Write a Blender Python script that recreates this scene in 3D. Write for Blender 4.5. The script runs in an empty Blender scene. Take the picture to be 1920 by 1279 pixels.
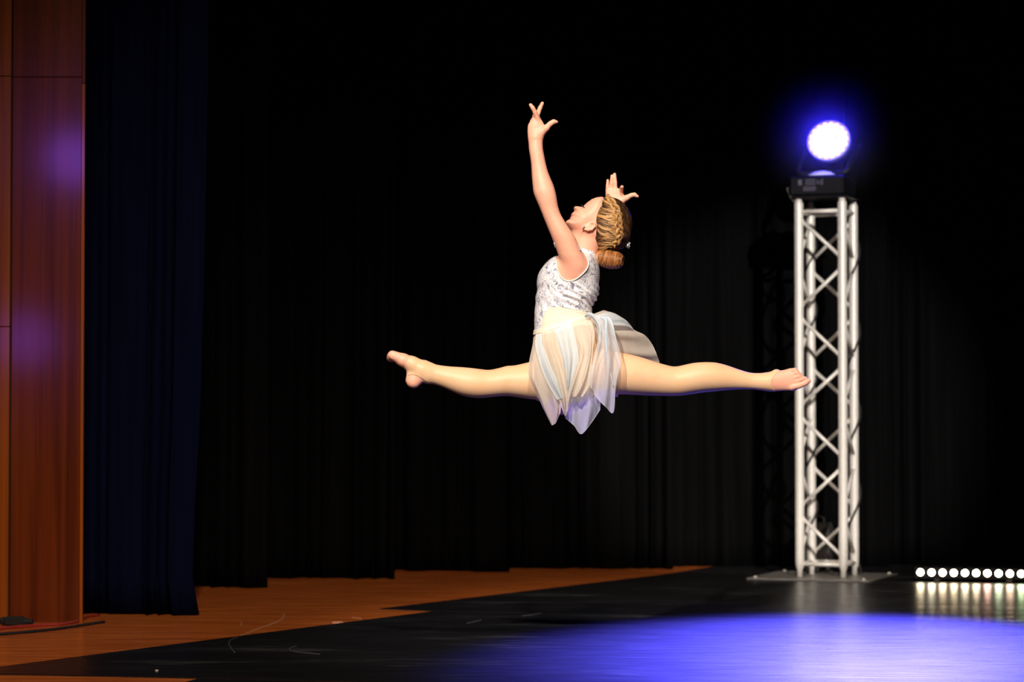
import bpy, math, random
import numpy as np
from mathutils import Vector, Matrix

# ------------------------------------------------------------------ camera, world, lights, exposure
scene = bpy.context.scene
COL = scene.collection
FPX, W, H = 4670.0, 1920, 1279
PITCH = math.atan(0.02944)
CAM_Z = 0.90
cam_d = bpy.data.cameras.new('camera')
cam = bpy.data.objects.new('camera', cam_d)
COL.objects.link(cam)
cam.location = (0, 0, CAM_Z)
cam.rotation_euler = (math.pi / 2 + PITCH, 0, 0)
cam_d.sensor_width = 36.0
cam_d.lens = FPX / W * 36.0
cam_d.clip_end = 100
cam_d.dof.use_dof = True
cam_d.dof.focus_distance = 8.95
cam_d.dof.aperture_fstop = 3.0
scene.camera = cam

scene.view_settings.view_transform = 'Standard'
scene.view_settings.look = 'None'
scene.view_settings.gamma = 1.0
scene.view_settings.use_curve_mapping = False
scene.view_settings.exposure = 0.0

world = bpy.data.worlds.new('dark_hall')
scene.world = world
world.use_nodes = True
world.node_tree.nodes['Background'].inputs[0].default_value = (0.25, 0.22, 0.25, 1)
world.node_tree.nodes['Background'].inputs[1].default_value = 0.006

def spot(name, loc, target, watts, color, angle, blend, radius):
    l = bpy.data.lights.new(name, 'SPOT')
    l.energy = watts
    l.color = color
    l.spot_size = math.radians(angle)
    l.spot_blend = blend
    l.shadow_soft_size = radius
    o = bpy.data.objects.new(name, l)
    COL.objects.link(o)
    o.location = loc
    d = Vector(target) - Vector(loc)
    o.rotation_euler = d.to_track_quat('-Z', 'Y').to_euler()
    return o

# front-of-house follow spot on the dancer, a dimmer wide front wash, the blue stage washes
spot('follow_spot', (-2.6, -1.2, 7.0), (0.25, 9.2, 0.90), 6200, (1.0, 0.92, 0.85), 14.0, 0.8, 0.10)
spot('front_wash', (0.2, -1.0, 8.5), (0.0, 10.5, 0.0), 4700, (1.0, 0.84, 0.68), 31, 0.9, 0.25)
spot('truss_fill_spot', (3.2, -3.0, 6.5), (1.70, 13.5, 1.30), 11500, (1.0, 0.93, 0.86), 8.4, 0.5, 0.12)  # extra spot added to brighten the truss, which the follow spot misses
spot('blue_wash', (2.25, 14.15, 3.75), (1.24, 9.72, 0.0), 21000, (0.092, 0.080, 1.0), 26.5, 1.0, 0.10)
spot('blue_back_light', (2.7, 12.7, 0.45), (0.22, 9.0, 0.72), 700, (0.22, 0.10, 1.0), 11, 0.7, 0.08)
# two small blue side lights in the hall, mirrored in the varnish of the wood wall
spot('violet_beam', (-3.12, 3.9, 2.72), (-1.88, 10.80, 2.02), 17, (0.30, 0.09, 1.0), 11.0, 1.0, 0.18)
spot('violet_low_beam', (-3.45, 3.9, 1.43), (-2.10, 10.80, 1.22), 8, (0.30, 0.09, 1.0), 11.0, 1.0, 0.18)

# ------------------------------------------------------------------ helpers
random.seed(4)
rng = np.random.default_rng(4)

def at(px, py, Y):
    """world point seen at photo pixel (px, py) at distance Y"""
    u = (px - W / 2) / FPX
    v = (H / 2 - py) / FPX
    dy = math.cos(PITCH) - v * math.sin(PITCH)
    dz = math.sin(PITCH) + v * math.cos(PITCH)
    s = Y / dy
    return Vector((u * s, Y, CAM_Z + dz * s))

def on_floor(px, py, z=0.0):
    u = (px - W / 2) / FPX
    v = (H / 2 - py) / FPX
    dy = math.cos(PITCH) - v * math.sin(PITCH)
    dz = math.sin(PITCH) + v * math.cos(PITCH)
    s = (z - CAM_Z) / dz
    return Vector((u * s, dy * s, z))

def tag(o, label=None, cat=None, group=None, kind=None):
    if label: o['label'] = label
    if cat: o['category'] = cat
    if group: o['group'] = group
    if kind: o['kind'] = kind
    return o

def empty(name, loc, label=None, cat=None, group=None, kind=None):
    o = bpy.data.objects.new(name, None)
    o.empty_display_size = 0.1
    COL.objects.link(o)
    o.location = loc
    return tag(o, label, cat, group, kind)

def root_loc(o):
    while o.parent is not None:
        o = o.parent
    return np.array(o.location)

def build(name, V, F, mat, parent=None, smooth=True, origin=None):
    """one mesh object from world coordinates"""
    V = np.asarray(V, dtype=np.float64).reshape(-1, 3)
    off = root_loc(parent) if parent is not None else (np.array(origin) if origin is not None else np.zeros(3))
    me = bpy.data.meshes.new(name)
    VL = (V - off)
    if isinstance(F, np.ndarray):
        n, k = F.shape
        me.vertices.add(len(VL)); me.vertices.foreach_set('co', VL.astype(np.float32).ravel())
        me.loops.add(n * k); me.loops.foreach_set('vertex_index', F.astype(np.int32).ravel())
        me.polygons.add(n)
        me.polygons.foreach_set('loop_start', np.arange(0, n * k, k, dtype=np.int32))
        me.polygons.foreach_set('loop_total', np.full(n, k, dtype=np.int32))
        me.update(calc_edges=True)
        me.validate()
    else:
        me.from_pydata([tuple(v) for v in VL], [], F)
        me.update()
    if smooth:
        me.polygons.foreach_set('use_smooth', np.ones(len(me.polygons), dtype=bool))
    if mat is not None:
        me.materials.append(mat)
    o = bpy.data.objects.new(name, me)
    COL.objects.link(o)
    if parent is not None:
        o.parent = parent
    elif origin is not None:
        o.location = origin
    return o

class MB:
    """collects shapes in world space for one mesh"""
    def __init__(s): s.V = []; s.F = []
    def add(s, V, F):
        n = len(s.V)
        s.V.extend([tuple(v) for v in V])
        s.F.extend([tuple(i + n for i in f) for f in F])
        return s
    def box(s, c, size, rot=None, bev=0.0):
        hx, hy, hz = [a / 2 for a in size]
        R = rot if rot is not None else Matrix.Identity(3)
        c = Vector(c)
        if bev <= 0:
            P = [Vector((x * hx, y * hy, z * hz)) for x in (-1, 1) for y in (-1, 1) for z in (-1, 1)]
            F = [(0, 1, 3, 2), (4, 6, 7, 5), (0, 4, 5, 1), (2, 3, 7, 6), (0, 2, 6, 4), (1, 5, 7, 3)]
            return s.add([c + R @ p for p in P], F)
        # chamfered box, octagonal in plan, chamfered top and bottom
        b = bev
        def ring(z, ix, iy):
            x, y = hx - ix, hy - iy
            return [Vector(q + (z,)) for q in [(x, -y + b), (x, y - b), (x - b, y), (-x + b, y), (-x, y - b), (-x, -y + b), (-x + b, -y), (x - b, -y)]]
        rings = [ring(-hz, b, b), ring(-hz + b, 0, 0), ring(hz - b, 0, 0), ring(hz, b, b)]
        V = [c + R @ p for r in rings for p in r]
        F = []
        for i in range(3):
            for j in range(8):
                k = (j + 1) % 8
                F.append((i * 8 + j, i * 8 + k, i * 8 + 8 + k, i * 8 + 8 + j))
        F.append(tuple(range(7, -1, -1))); F.append(tuple(range(24, 32)))
        return s.add(V, F)
    def tube(s, pts, r, n=10, cap=True):
        V, F = tube(pts, r, n, cap)
        return s.add(V, F)
    def lathe(s, c, prof, axis=(0, 0, 1), n=24):
        A = Vector(axis).normalized()
        X = A.orthogonal().normalized(); Y = A.cross(X)
        c = Vector(c); V = []; F = []
        for (r, h) in prof:
            for i in range(n):
                t = 2 * math.pi * i / n
                V.append(c + A * h + X * (r * math.cos(t)) + Y * (r * math.sin(t)))
        for k in range(len(prof) - 1):
            for i in range(n):
                j = (i + 1) % n
                F.append((k * n + i, k * n + j, k * n + n + j, k * n + n + i))
        F.append(tuple(range(n - 1, -1, -1))); F.append(tuple((len(prof) - 1) * n + i for i in range(n)))
        return s.add(V, F)
    def ball(s, c, r, n=12, m=8, R=None):
        r = (r, r, r) if not hasattr(r, '__len__') else r
        c = Vector(c); V = []; F = []
        R = R if R is not None else Matrix.Identity(3)
        for k in range(1, m):
            a = math.pi * k / m
            for i in range(n):
                t = 2 * math.pi * i / n
                V.append(c + R @ Vector((r[0] * math.sin(a) * math.cos(t), r[1] * math.sin(a) * math.sin(t), r[2] * math.cos(a))))
        V.append(c + R @ Vector((0, 0, r[2]))); V.append(c + R @ Vector((0, 0, -r[2])))
        for k in range(m - 2):
            for i in range(n):
                j = (i + 1) % n
                F.append((k * n + i, k * n + n + i, k * n + n + j, k * n + j))
        T, B = (m - 1) * n, (m - 1) * n + 1
        for i in range(n):
            j = (i + 1) % n
            F.append((T, i, j)); F.append((B, (m - 2) * n + j, (m - 2) * n + i))
        return s.add(V, F)
    def prism(s, poly, z0, z1):
        n = len(poly)
        V = [(x, y, z0) for x, y in poly] + [(x, y, z1) for x, y in poly]
        F = [tuple(range(n - 1, -1, -1)), tuple(range(n, 2 * n))]
        F += [(i, (i + 1) % n, n + (i + 1) % n, n + i) for i in range(n)]
        return s.add(V, F)
    def build(s, name, mat, parent=None, smooth=False, origin=None):
        return build(name, s.V, s.F, mat, parent, smooth, origin)

def tube(pts, r, n=10, cap=True):
    P = [Vector(p) for p in pts]
    m = len(P)
    rr = [r] * m if not hasattr(r, '__len__') else list(r)
    T = []
    for i in range(m):
        a, b = P[max(i - 1, 0)], P[min(i + 1, m - 1)]
        T.append((b - a).normalized())
    N = T[0].orthogonal().normalized()
    V, F = [], []
    for i in range(m):
        N = (N - T[i] * N.dot(T[i])).normalized()
        B = T[i].cross(N)
        for k in range(n):
            t = 2 * math.pi * k / n
            V.append(P[i] + (N * math.cos(t) + B * math.sin(t)) * rr[i])
    for i in range(m - 1):
        for k in range(n):
            j = (k + 1) % n
            F.append((i * n + k, i * n + j, i * n + n + j, i * n + n + k))
    if cap:
        F.append(tuple(range(n - 1, -1, -1))); F.append(tuple((m - 1) * n + k for k in range(n)))
    return V, F

def spline(P, n, closed=False):
    """Catmull-Rom resampling of an (m, d) list to n points"""
    P = np.asarray(P, float); m = len(P)
    t = np.linspace(0, m - 1, n)
    i = np.clip(t.astype(int), 0, m - 2); u = (t - i)[:, None]
    g = lambda k: P[np.clip(k, 0, m - 1)]
    p0, p1, p2, p3 = g(i - 1), g(i), g(i + 1), g(i + 2)
    p0 = np.where((i == 0)[:, None], 2 * p1 - p2, p0)
    p3 = np.where((i == m - 2)[:, None], 2 * p2 - p1, p3)
    return 0.5 * (2 * p1 + (p2 - p0) * u + (2 * p0 - 5 * p1 + 4 * p2 - p3) * u * u + (3 * p1 - p0 - 3 * p2 + p3) * u ** 3)

# ------------------------------------------------------------------ materials
class N:
    def __init__(s, name):
        s.m = bpy.data.materials.new(name); s.m.use_nodes = True
        s.t = s.m.node_tree
        s.b = s.t.nodes['Principled BSDF']
        s.out = s.t.nodes['Material Output']
    def n(s, typ, **kw):
        x = s.t.nodes.new(typ)
        for k, v in kw.items(): setattr(x, k, v)
        return x
    def l(s, a, b): s.t.links.new(a, b)
    def coords(s, scale=(1, 1, 1), rotz=0.0, kind='Object'):
        tc = s.n('ShaderNodeTexCoord'); mp = s.n('ShaderNodeMapping')
        mp.inputs['Scale'].default_value = scale
        mp.inputs['Rotation'].default_value = (0, 0, rotz)
        s.l(tc.outputs[kind], mp.inputs['Vector'])
        return mp.outputs['Vector']
    def noise(s, vec, scale, detail=3.0, rough=0.5, dist=0.0):
        x = s.n('ShaderNodeTexNoise')
        x.inputs['Scale'].default_value = scale; x.inputs['Detail'].default_value = detail
        x.inputs['Roughness'].default_value = rough; x.inputs['Distortion'].default_value = dist
        if vec is not None: s.l(vec, x.inputs['Vector'])
        return x.outputs['Fac']
    def ramp(s, fac, stops):
        x = s.n('ShaderNodeValToRGB')
        e = x.color_ramp.elements
        while len(e) < len(stops): e.new(0.5)
        for k, (p, c) in enumerate(stops):
            e[k].position = p
            e[k].color = c if len(c) == 4 else (*c, 1)
        s.l(fac, x.inputs['Fac'])
        return x.outputs['Color']
    def bump(s, h, strength, dist=0.01):
        x = s.n('ShaderNodeBump'); x.inputs['Strength'].default_value = strength; x.inputs['Distance'].default_value = dist
        s.l(h, x.inputs['Height']); s.l(x.outputs['Normal'], s.b.inputs['Normal'])
    def set(s, **kw):
        for k, v in kw.items():
            s.b.inputs[k.replace('_', ' ')].default_value = v
        return s
    def base(s, c): s.l(c, s.b.inputs['Base Color'])

def plain(name, color, rough=0.5, metal=0.0, var=0.12, scale=30.0, spec=0.5):
    m = N(name)
    f = m.noise(m.coords(), scale)
    a = tuple(c * (1 - var) for c in color); b = tuple(min(1, c * (1 + var)) for c in color)
    m.base(m.ramp(f, [(0.3, a), (0.7, b)]))
    m.set(Roughness=rough, Metallic=metal)
    m.b.inputs['Specular IOR Level'].default_value = spec
    return m.m

def emissive(name, color, strength, base=(0.8, 0.8, 0.8)):
    m = N(name)
    m.set(Roughness=0.3)
    m.b.inputs['Base Color'].default_value = (*base, 1)
    m.b.inputs['Emission Color'].default_value = (*color, 1)
    m.b.inputs['Emission Strength'].default_value = strength
    return m.m

def wood_panel(name, dark, light, rough=0.28):
    m = N(name)
    v = m.coords((26, 26, 0.45))
    f = m.noise(v, 1.0, 4.0, 0.55, 0.6)
    v2 = m.coords((220, 220, 2.5))
    g = m.noise(v2, 1.0, 2.0)
    mx = m.n('ShaderNodeMath', operation='MULTIPLY_ADD'); mx.inputs[1].default_value = 0.25
    m.l(g, mx.inputs[0]); m.l(f, mx.inputs[2])
    m.base(m.ramp(mx.outputs[0], [(0.38, dark), (0.62, tuple((a + b) / 2 for a, b in zip(dark, light))), (0.85, light)]))
    m.set(Roughness=rough)
    m.b.inputs['Coat Weight'].default_value = 0.6
    m.b.inputs['Coat Roughness'].default_value = 0.10
    return m.m

def stage_floor():
    m = N('stage_floor_wood')
    a = math.radians(13.5)
    v = m.coords((1.6, 22, 1), a)
    f = m.noise(v, 1.0, 5.0, 0.6, 0.4)
    v2 = m.coords((6, 160, 1), a)
    g = m.noise(v2, 1.0, 3.0)
    mx = m.n('ShaderNodeMath', operation='MULTIPLY_ADD'); mx.inputs[1].default_value = 0.3
    m.l(g, mx.inputs[0]); m.l(f, mx.inputs[2])
    c = m.ramp(mx.outputs[0], [(0.40, (0.25, 0.052, 0.008)), (0.62, (0.54, 0.122, 0.020)), (0.85, (0.76, 0.22, 0.045))])
    m.base(c)
    s = m.noise(m.coords((2, 30, 1), a), 2.0, 3.0)
    m.l(m.ramp(s, [(0.3, (0.16,) * 3), (0.7, (0.34,) * 3)]), m.b.inputs['Roughness'])
    m.bump(g, 0.05, 0.002)
    return m.m

def vinyl():
    m = N('black_vinyl')
    a = math.radians(13.5)
    sc = m.noise(m.coords((3.0, 70, 1), a), 1.0, 4.0, 0.65, 0.8)
    cl = m.noise(m.coords((1, 2.2, 1), a), 1.4, 3.0)
    mul = m.n('ShaderNodeMath', operation='MULTIPLY'); m.l(sc, mul.inputs[0]); m.l(cl, mul.inputs[1])
    m.base(m.ramp(mul.outputs[0], [(0.2, (0.008, 0.008, 0.009)), (0.33, (0.013, 0.013, 0.014)), (0.41, (0.075, 0.075, 0.078))]))
    m.l(m.ramp(sc, [(0.3, (0.25,) * 3), (0.7, (0.37,) * 3)]), m.b.inputs['Roughness'])
    m.b.inputs['Specular IOR Level'].default_value = 0.45
    w = m.noise(m.coords((0.7, 3.2, 1), a), 1.0, 2.0)
    fine = m.noise(m.coords((20, 200, 1), a), 1.0, 2.0)
    ad = m.n('ShaderNodeMath', operation='MULTIPLY_ADD'); ad.inputs[1].default_value = 0.02
    m.l(fine, ad.inputs[0]); m.l(w, ad.inputs[2])
    m.bump(ad.outputs[0], 0.35, 0.02)
    return m.m

def velvet(name, color):
    m = N(name)
    f = m.noise(m.coords((40, 40, 1.2)), 1.0, 3.0)
    a = tuple(c * 0.75 for c in color); b = tuple(c * 1.25 for c in color)
    m.base(m.ramp(f, [(0.3, a), (0.7, b)]))
    m.set(Roughness=0.95)
    m.b.inputs['Specular IOR Level'].default_value = 0.02
    m.b.inputs['Sheen Weight'].default_value = 0.0
    m.b.inputs['Sheen Tint'].default_value = (*[min(1, c * 12) for c in color], 1)
    return m.m

def skin(name, lo, hi):
    m = N(name)
    f = m.noise(m.coords(), 14.0, 3.0)
    m.base(m.ramp(f, [(0.35, lo), (0.65, hi)]))
    m.set(Roughness=0.48)
    m.b.inputs['Subsurface Weight'].default_value = 0.25
    m.b.inputs['Subsurface Radius'].default_value = (1.0, 0.35, 0.2)
    m.b.inputs['Subsurface Scale'].default_value = 0.008
    m.b.inputs['Specular IOR Level'].default_value = 0.35
    p = m.noise(m.coords(), 420.0, 2.0)
    m.bump(p, 0.06, 0.001)
    return m.m

def chiffon(name, color, clear):
    m = N(name)
    f = m.noise(m.coords((1, 1, 0.3)), 26.0, 3.0, 0.5, 0.5)
    c = m.ramp(f, [(0.3, tuple(x * 0.9 for x in color)), (0.7, color)])
    d = m.n('ShaderNodeBsdfDiffuse'); t = m.n('ShaderNodeBsdfTranslucent'); tr = m.n('ShaderNodeBsdfTransparent')
    sh = m.n('ShaderNodeBsdfSheen'); sh.inputs['Roughness'].default_value = 0.4
    m.l(c, d.inputs['Color']); m.l(c, t.inputs['Color'])
    a = m.n('ShaderNodeMixShader'); a.inputs[0].default_value = 0.38
    m.l(d.outputs[0], a.inputs[1]); m.l(t.outputs[0], a.inputs[2])
    lw = m.n('ShaderNodeLayerWeight'); lw.inputs['Blend'].default_value = 0.45
    # seen edge-on the weave closes up: less clear
    mr = m.n('ShaderNodeMapRange')
    mr.inputs['From Min'].default_value = 0.15; mr.inputs['From Max'].default_value = 0.95
    mr.inputs['To Min'].default_value = clear; mr.inputs['To Max'].default_value = clear * 0.15
    m.l(lw.outputs['Facing'], mr.inputs['Value'])
    b = m.n('ShaderNodeMixShader')
    m.l(mr.outputs[0], b.inputs[0]); m.l(a.outputs[0], b.inputs[1]); m.l(tr.outputs[0], b.inputs[2])
    m.l(b.outputs[0], m.out.inputs['Surface'])
    return m.m

def lace():
    m = N('sequin_lace')
    v = m.coords()
    d = m.n('ShaderNodeVectorMath', operation='MULTIPLY_ADD')
    nz = m.n('ShaderNodeTexNoise'); nz.inputs['Scale'].default_value = 30.0
    m.l(v, nz.inputs['Vector'])
    m.l(nz.outputs['Color'], d.inputs[0]); d.inputs[1].default_value = (0.045, 0.045, 0.045); m.l(v, d.inputs[2])
    f = m.noise(d.outputs[0], 30.0, 5.0, 0.66, 2.4)
    vo = m.n('ShaderNodeTexVoronoi'); vo.inputs['Scale'].default_value = 240.0
    m.l(v, vo.inputs['Vector'])
    sq = m.ramp(vo.outputs['Color'], [(0.28, (0.30, 0.31, 0.36)), (0.62, (1, 1, 1))])
    c = m.ramp(f, [(0.33, (0.11, 0.12, 0.19)), (0.41, (0.40, 0.41, 0.50)), (0.465, (0.86, 0.84, 0.88)), (0.54, (0.98, 0.95, 0.96))])
    mx = m.n('ShaderNodeMix', data_type='RGBA', blend_type='MULTIPLY'); mx.inputs['Factor'].default_value = 0.32
    m.l(c, mx.inputs['A']); m.l(sq, mx.inputs['B'])
    m.base(mx.outputs['Result'])
    m.set(Roughness=0.35)
    m.bump(f, 0.5, 0.004)
    return m.m

def hair_mat(name, dark, mid, light):
    m = N(name)
    at_ = m.n('ShaderNodeAttribute', attribute_name='strand')
    f = m.noise(m.coords(), 60.0, 2.0)
    ad = m.n('ShaderNodeMath', operation='MULTIPLY_ADD'); ad.inputs[1].default_value = 0.35
    m.l(f, ad.inputs[0]); m.l(at_.outputs['Fac'], ad.inputs[2])
    m.base(m.ramp(ad.outputs[0], [(0.24, dark), (0.62, mid), (1.0, light)]))
    m.set(Roughness=0.46)
    m.b.inputs['Specular IOR Level'].default_value = 0.45
    return m.m

M = dict(
    wood_dark=wood_panel('veneer_red_brown', (0.075, 0.010, 0.0010), (0.20, 0.034, 0.0030)),
    wood_edge=wood_panel('veneer_orange', (0.20, 0.040, 0.003), (0.40, 0.095, 0.007)),
    floor=stage_floor(), vinyl=vinyl(),
    black_velvet=velvet('black_velvet', (0.0036, 0.0036, 0.0038)),
    blue_velvet=velvet('navy_velvet', (0.0026, 0.0042, 0.017)),
    wall=plain('black_painted_wall', (0.006, 0.006, 0.006), 0.9),
    alu=plain('brushed_aluminium', (0.82, 0.78, 0.73), 0.45, 0.2, 0.05, 60),
    steel=plain('dull_steel_plate', (0.33, 0.31, 0.29), 0.45, 0.6, 0.15, 20),
    black=plain('black_housing', (0.0045, 0.0045, 0.007), 0.5, spec=0.25),
    dark=plain('black_rubber', (0.012, 0.012, 0.012), 0.7),
    red=plain('red_cable', (0.35, 0.03, 0.02), 0.5),
    rim=plain('pale_bezel', (0.6, 0.6, 0.62), 0.3, 0.3),
    skin=skin('fair_skin', (0.85, 0.40, 0.27), (0.89, 0.45, 0.31)),
    tights=skin('tan_tights', (0.87, 0.48, 0.27), (0.90, 0.51, 0.30)),
    lips=plain('rose_lips', (0.45, 0.07, 0.12), 0.35),
    nude=plain('nude_mesh_cloth', (0.84, 0.70, 0.55), 0.75, 0, 0.05, 80),
    band=plain('cream_elastic', (0.85, 0.77, 0.62), 0.7, 0, 0.04, 200),
    trim=plain('ivory_binding', (0.85, 0.78, 0.70), 0.6, 0, 0.04, 120),
    lace=lace(),
    beige=chiffon('beige_chiffon', (0.92, 0.82, 0.69), 0.34),
    blue=chiffon('pale_blue_chiffon', (0.80, 0.90, 0.97), 0.28),
    white=chiffon('white_blue_chiffon', (0.92, 0.95, 0.99), 0.50),
    hem=chiffon('rolled_chiffon_hem', (0.84, 0.80, 0.74), 0.25),
    hair=hair_mat('dark_blond_hair', (0.028, 0.013, 0.005), (0.24, 0.105, 0.030), (0.56, 0.31, 0.105)),
    bun=hair_mat('copper_blond_hair', (0.05, 0.018, 0.005), (0.30, 0.105, 0.025), (0.55, 0.25, 0.075)),
    lash=plain('black_lashes', (0.006, 0.004, 0.004), 0.6),
    eye=plain('eye_white', (0.8, 0.78, 0.76), 0.2),
    nail=plain('toe_nail', (0.75, 0.42, 0.38), 0.3),
    jewel=plain('rhinestone', (0.85, 0.87, 0.9), 0.1, 0.6),
    silver=plain('silver_ribbon', (0.70, 0.72, 0.78), 0.3, 0.3, 0.5, 160),
    paper=plain('paper_scrap', (0.6, 0.5, 0.42), 0.8),
    tape=plain('peach_tape', (0.75, 0.36, 0.22), 0.7),
    chalk=plain('scuff_line', (0.42, 0.22, 0.10), 0.8),
    greyscuff=plain('grey_scuff', (0.06, 0.06, 0.06), 0.7),
)

# ------------------------------------------------------------------ the setting
AX = math.radians(-13.5)                     # the stage is turned against the camera
ex = Vector((math.cos(AX), math.sin(AX), 0)); ey = Vector((-math.sin(AX), math.cos(AX), 0))
tag(MB().box((0, 9.5, -0.05), (9.0, 15.0, 0.10)).build('floor', M['floor'], None, origin=(0, 9.5, 0)),
    'varnished orange brown wooden stage floor', kind='structure')
tag(MB().box((0.2, 15.6, 2.5), (9.0, 0.1, 5.2)).build('wall_back', M['wall'], None, origin=(0.2, 15.6, 0)),
    'black rear wall hidden behind the curtains', kind='structure')

wl = empty('wall_left', (-2.2, 10.85, 0), 'proscenium wall clad in red brown wood veneer panels at the stage side', kind='structure')
Zj = [0.0, 1.28, 2.37, 3.6]
xA = at(20, 900, 10.8).x; xB = at(150, 900, 10.8).x; xC = at(156, 900, 10.8).x
def panel(x0, x1, z0, z1, y, mat):
    MB().box(((x0 + x1) / 2, y + 0.01, (z0 + z1) / 2), (x1 - x0, 0.02, z1 - z0), bev=0.0012).build('veneer_panel', mat, wl)
panel(xA, xB - 0.0015, 0.0, 2.366, 10.80, M['wood_dark'])
panel(xA, xB - 0.0015, 2.369, 3.7, 10.80, M['wood_dark'])
panel(xB, xC, 0.0, 2.338, 10.797, M['wood_edge'])
panel(xB, xC, 2.341, 3.7, 10.80, M['wood_dark'])
for z0, z1 in ((0.0, 1.278), (1.281, 2.366), (2.369, 3.7)):
    panel(xA - 0.7, xA - 0.003, z0, z1, 10.77, M['wood_edge'])

MB().box((-2.55, 10.95, 1.85), (1.20, 0.24, 3.7)).build('backing', M['wall'], wl)
# dance mat strips of black vinyl, laid across the stage with their left ends cut at a slant
def strip(P, label):
    poly = [(p.x, p.y) for p in P]
    MBz = MB().prism(poly, 0.0, 0.004)
    c = (sum(p[0] for p in poly) / len(poly), sum(p[1] for p in poly) / len(poly), 0)
    return tag(MBz.build('dance_mat', M['vinyl'], None, origin=c), label, 'dance mat', 'black vinyl mat strips on the stage')
RIGHT = 4.2
def seam(p, g=0.0):  # point at the far right on the line through p along the stage axis
    return Vector((RIGHT, p.y - (RIGHT - p.x) * math.tan(-AX) + g, 0))
L0 = on_floor(0, 1252); L1 = on_floor(812, 1147.5)
def left_at(t): return L0.lerp(L1, t)
f0 = on_floor(-40, 1264.5); f1 = on_floor(370, 1273)
z0 = on_floor(372, 1274.5)
sA = left_at(0.66)                            # seam between first and second full strip
strip([z0, Vector((z0.x - 0.35, 7.2, 0)), Vector((RIGHT, 6.2, 0)), seam(z0)], 'black vinyl mat strip nearest the camera at the bottom edge')
strip([f0, f1, seam(f1), seam(sA, -0.003), sA - Vector((0, 0.003, 0)), left_at(-0.16)], 'black vinyl mat strip whose pointed end reaches the lower left corner')
strip([sA, seam(sA), seam(L1, -0.003), L1 - Vector((0, .003, 0))], 'black vinyl mat strip under the dancer with chalk arcs at its end')
c0 = on_floor(712, 1142.8); c1 = on_floor(1250, 1077.5)
cS = c0.lerp(c1, 0.60)
strip([c0, L1 + Vector((0.05, 0, 0)), seam(L1), seam(cS, -0.003), cS - Vector((0, .003, 0))], 'black vinyl mat strip whose end juts left beyond the strip before it')
strip([cS, seam(cS), Vector((RIGHT, 15.2, 0)), c1 + Vector((0.5, 1.1, 0)), c1], 'black vinyl mat strip at the back under the truss tower')

def mark(name, pts, w, mat, z, parent):
    P = [on_floor(x, y, z) for x, y in [tuple(q) for q in spline(pts, 16)]]
    m = MB(); m.tube(P, w, 6)
    return m.build(name, mat, parent)
fl = bpy.data.objects['floor']
mark('scuff_line', [(452, 1192), (490, 1177), (520, 1166), (533, 1156), (530, 1151)], 0.0030, M['chalk'], 0.000, fl)
mark('scuff_line', [(451, 1166), (454, 1169), (452, 1172)], 0.002, M['chalk'], 0.000, fl)
mark('scuff_line', [(660, 1158), (676, 1160), (675, 1164)], 0.002, M['chalk'], 0.000, fl)
mats = [o for o in COL.objects if o.name.startswith('dance_mat')]
mark('scuff_line', [(446, 1194), (431, 1202), (430, 1210), (440, 1224)], 0.0022, M['greyscuff'], 0.004, mats[2])
mark('scuff_line', [(556, 1212), (543, 1216), (552, 1222), (600, 1227)], 0.0020, M['greyscuff'], 0.004, mats[2])
mark('scuff_line', [(876, 1169), (890, 1166), (902, 1163)], 0.0026, M['greyscuff'], 0.004, mats[2])
mark('scuff_line', [(980, 1155), (1000, 1153), (1015, 1150)], 0.0026, M['greyscuff'], 0.004, mats[2])

def scrap(name, px, py, z, w, mat, label, cat):
    c = on_floor(px, py, z)
    m = MB()
    n = 7
    top = []
    for i in range(n):
        t = 2 * math.pi * i / n
        r = w * random.uniform(0.75, 1.15)
        top.append((c.x + r * math.cos(t), c.y + 2.0 * r * math.sin(t)))
    m.prism(top, z, z + 0.003)
    return tag(m.build(name, mat, None, origin=(c.x, c.y, z)), label, cat)
scrap('paper_scrap', 294, 1258, 0.004, 0.008, M['paper'], 'tiny pale scrap of paper on the black mat at lower left', 'paper scrap')
scrap('tape_piece', 632, 1168, 0.0, 0.026, M['tape'], 'peach strip of tape on the wood beside the mat edge', 'tape')

# cables lying at the foot of the veneer wall
def fl_line(pts, z): return [on_floor(x, y, z) + Vector((0, 0, dz)) for x, y, dz in pts]
cb = [tuple(on_floor(x, y, 0.006)) for x, y in ((-60, 1180), (0, 1178), (40, 1175), (85, 1172), (120, 1170), (148, 1164), (162, 1157), (185, 1153))]
tag(MB().tube(spline(cb, 40), 0.007, 8).build('power_cable', M['red'], None, True, origin=tuple(cb[3])),
    'red power cable lying along the foot of the wood wall', 'cable')
k = on_floor(28, 1174, 0.0)
cn = empty('cable_connector', k, 'chunky black cable connector on the floor at the wood wall', 'connector')
MB().box(k + Vector((0, 0, 0.021)), (0.085, 0.05, 0.040), Matrix.Rotation(AX, 3, 'Z'), 0.008).build('housing', M['dark'], cn)
MB().lathe(k + ex * 0.042 + Vector((0, 0, 0.020)), [(0.017, 0), (0.017, 0.012), (0.012, 0.018), (0.011, 0.04)], ex, 16).build('strain_relief', M['dark'], cn)
MB().lathe(k - ex * 0.042 + Vector((0, 0, 0.020)), [(0.018, 0), (0.018, 0.016), (0.013, 0.022), (0.012, 0.04)], -ex, 16).build('coupling_ring', M['dark'], cn)
kb = [tuple(on_floor(x, y, 0.006)) for x, y in ((-60, 1192), (0, 1189), (40, 1186), (100, 1180), (150, 1173), (195, 1166))]
tag(MB().tube(spline(kb, 30), 0.006, 8).build('signal_cable', M['dark'], None, True, origin=tuple(kb[2])),
    'black cable running in front of the red cable', 'cable')

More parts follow.
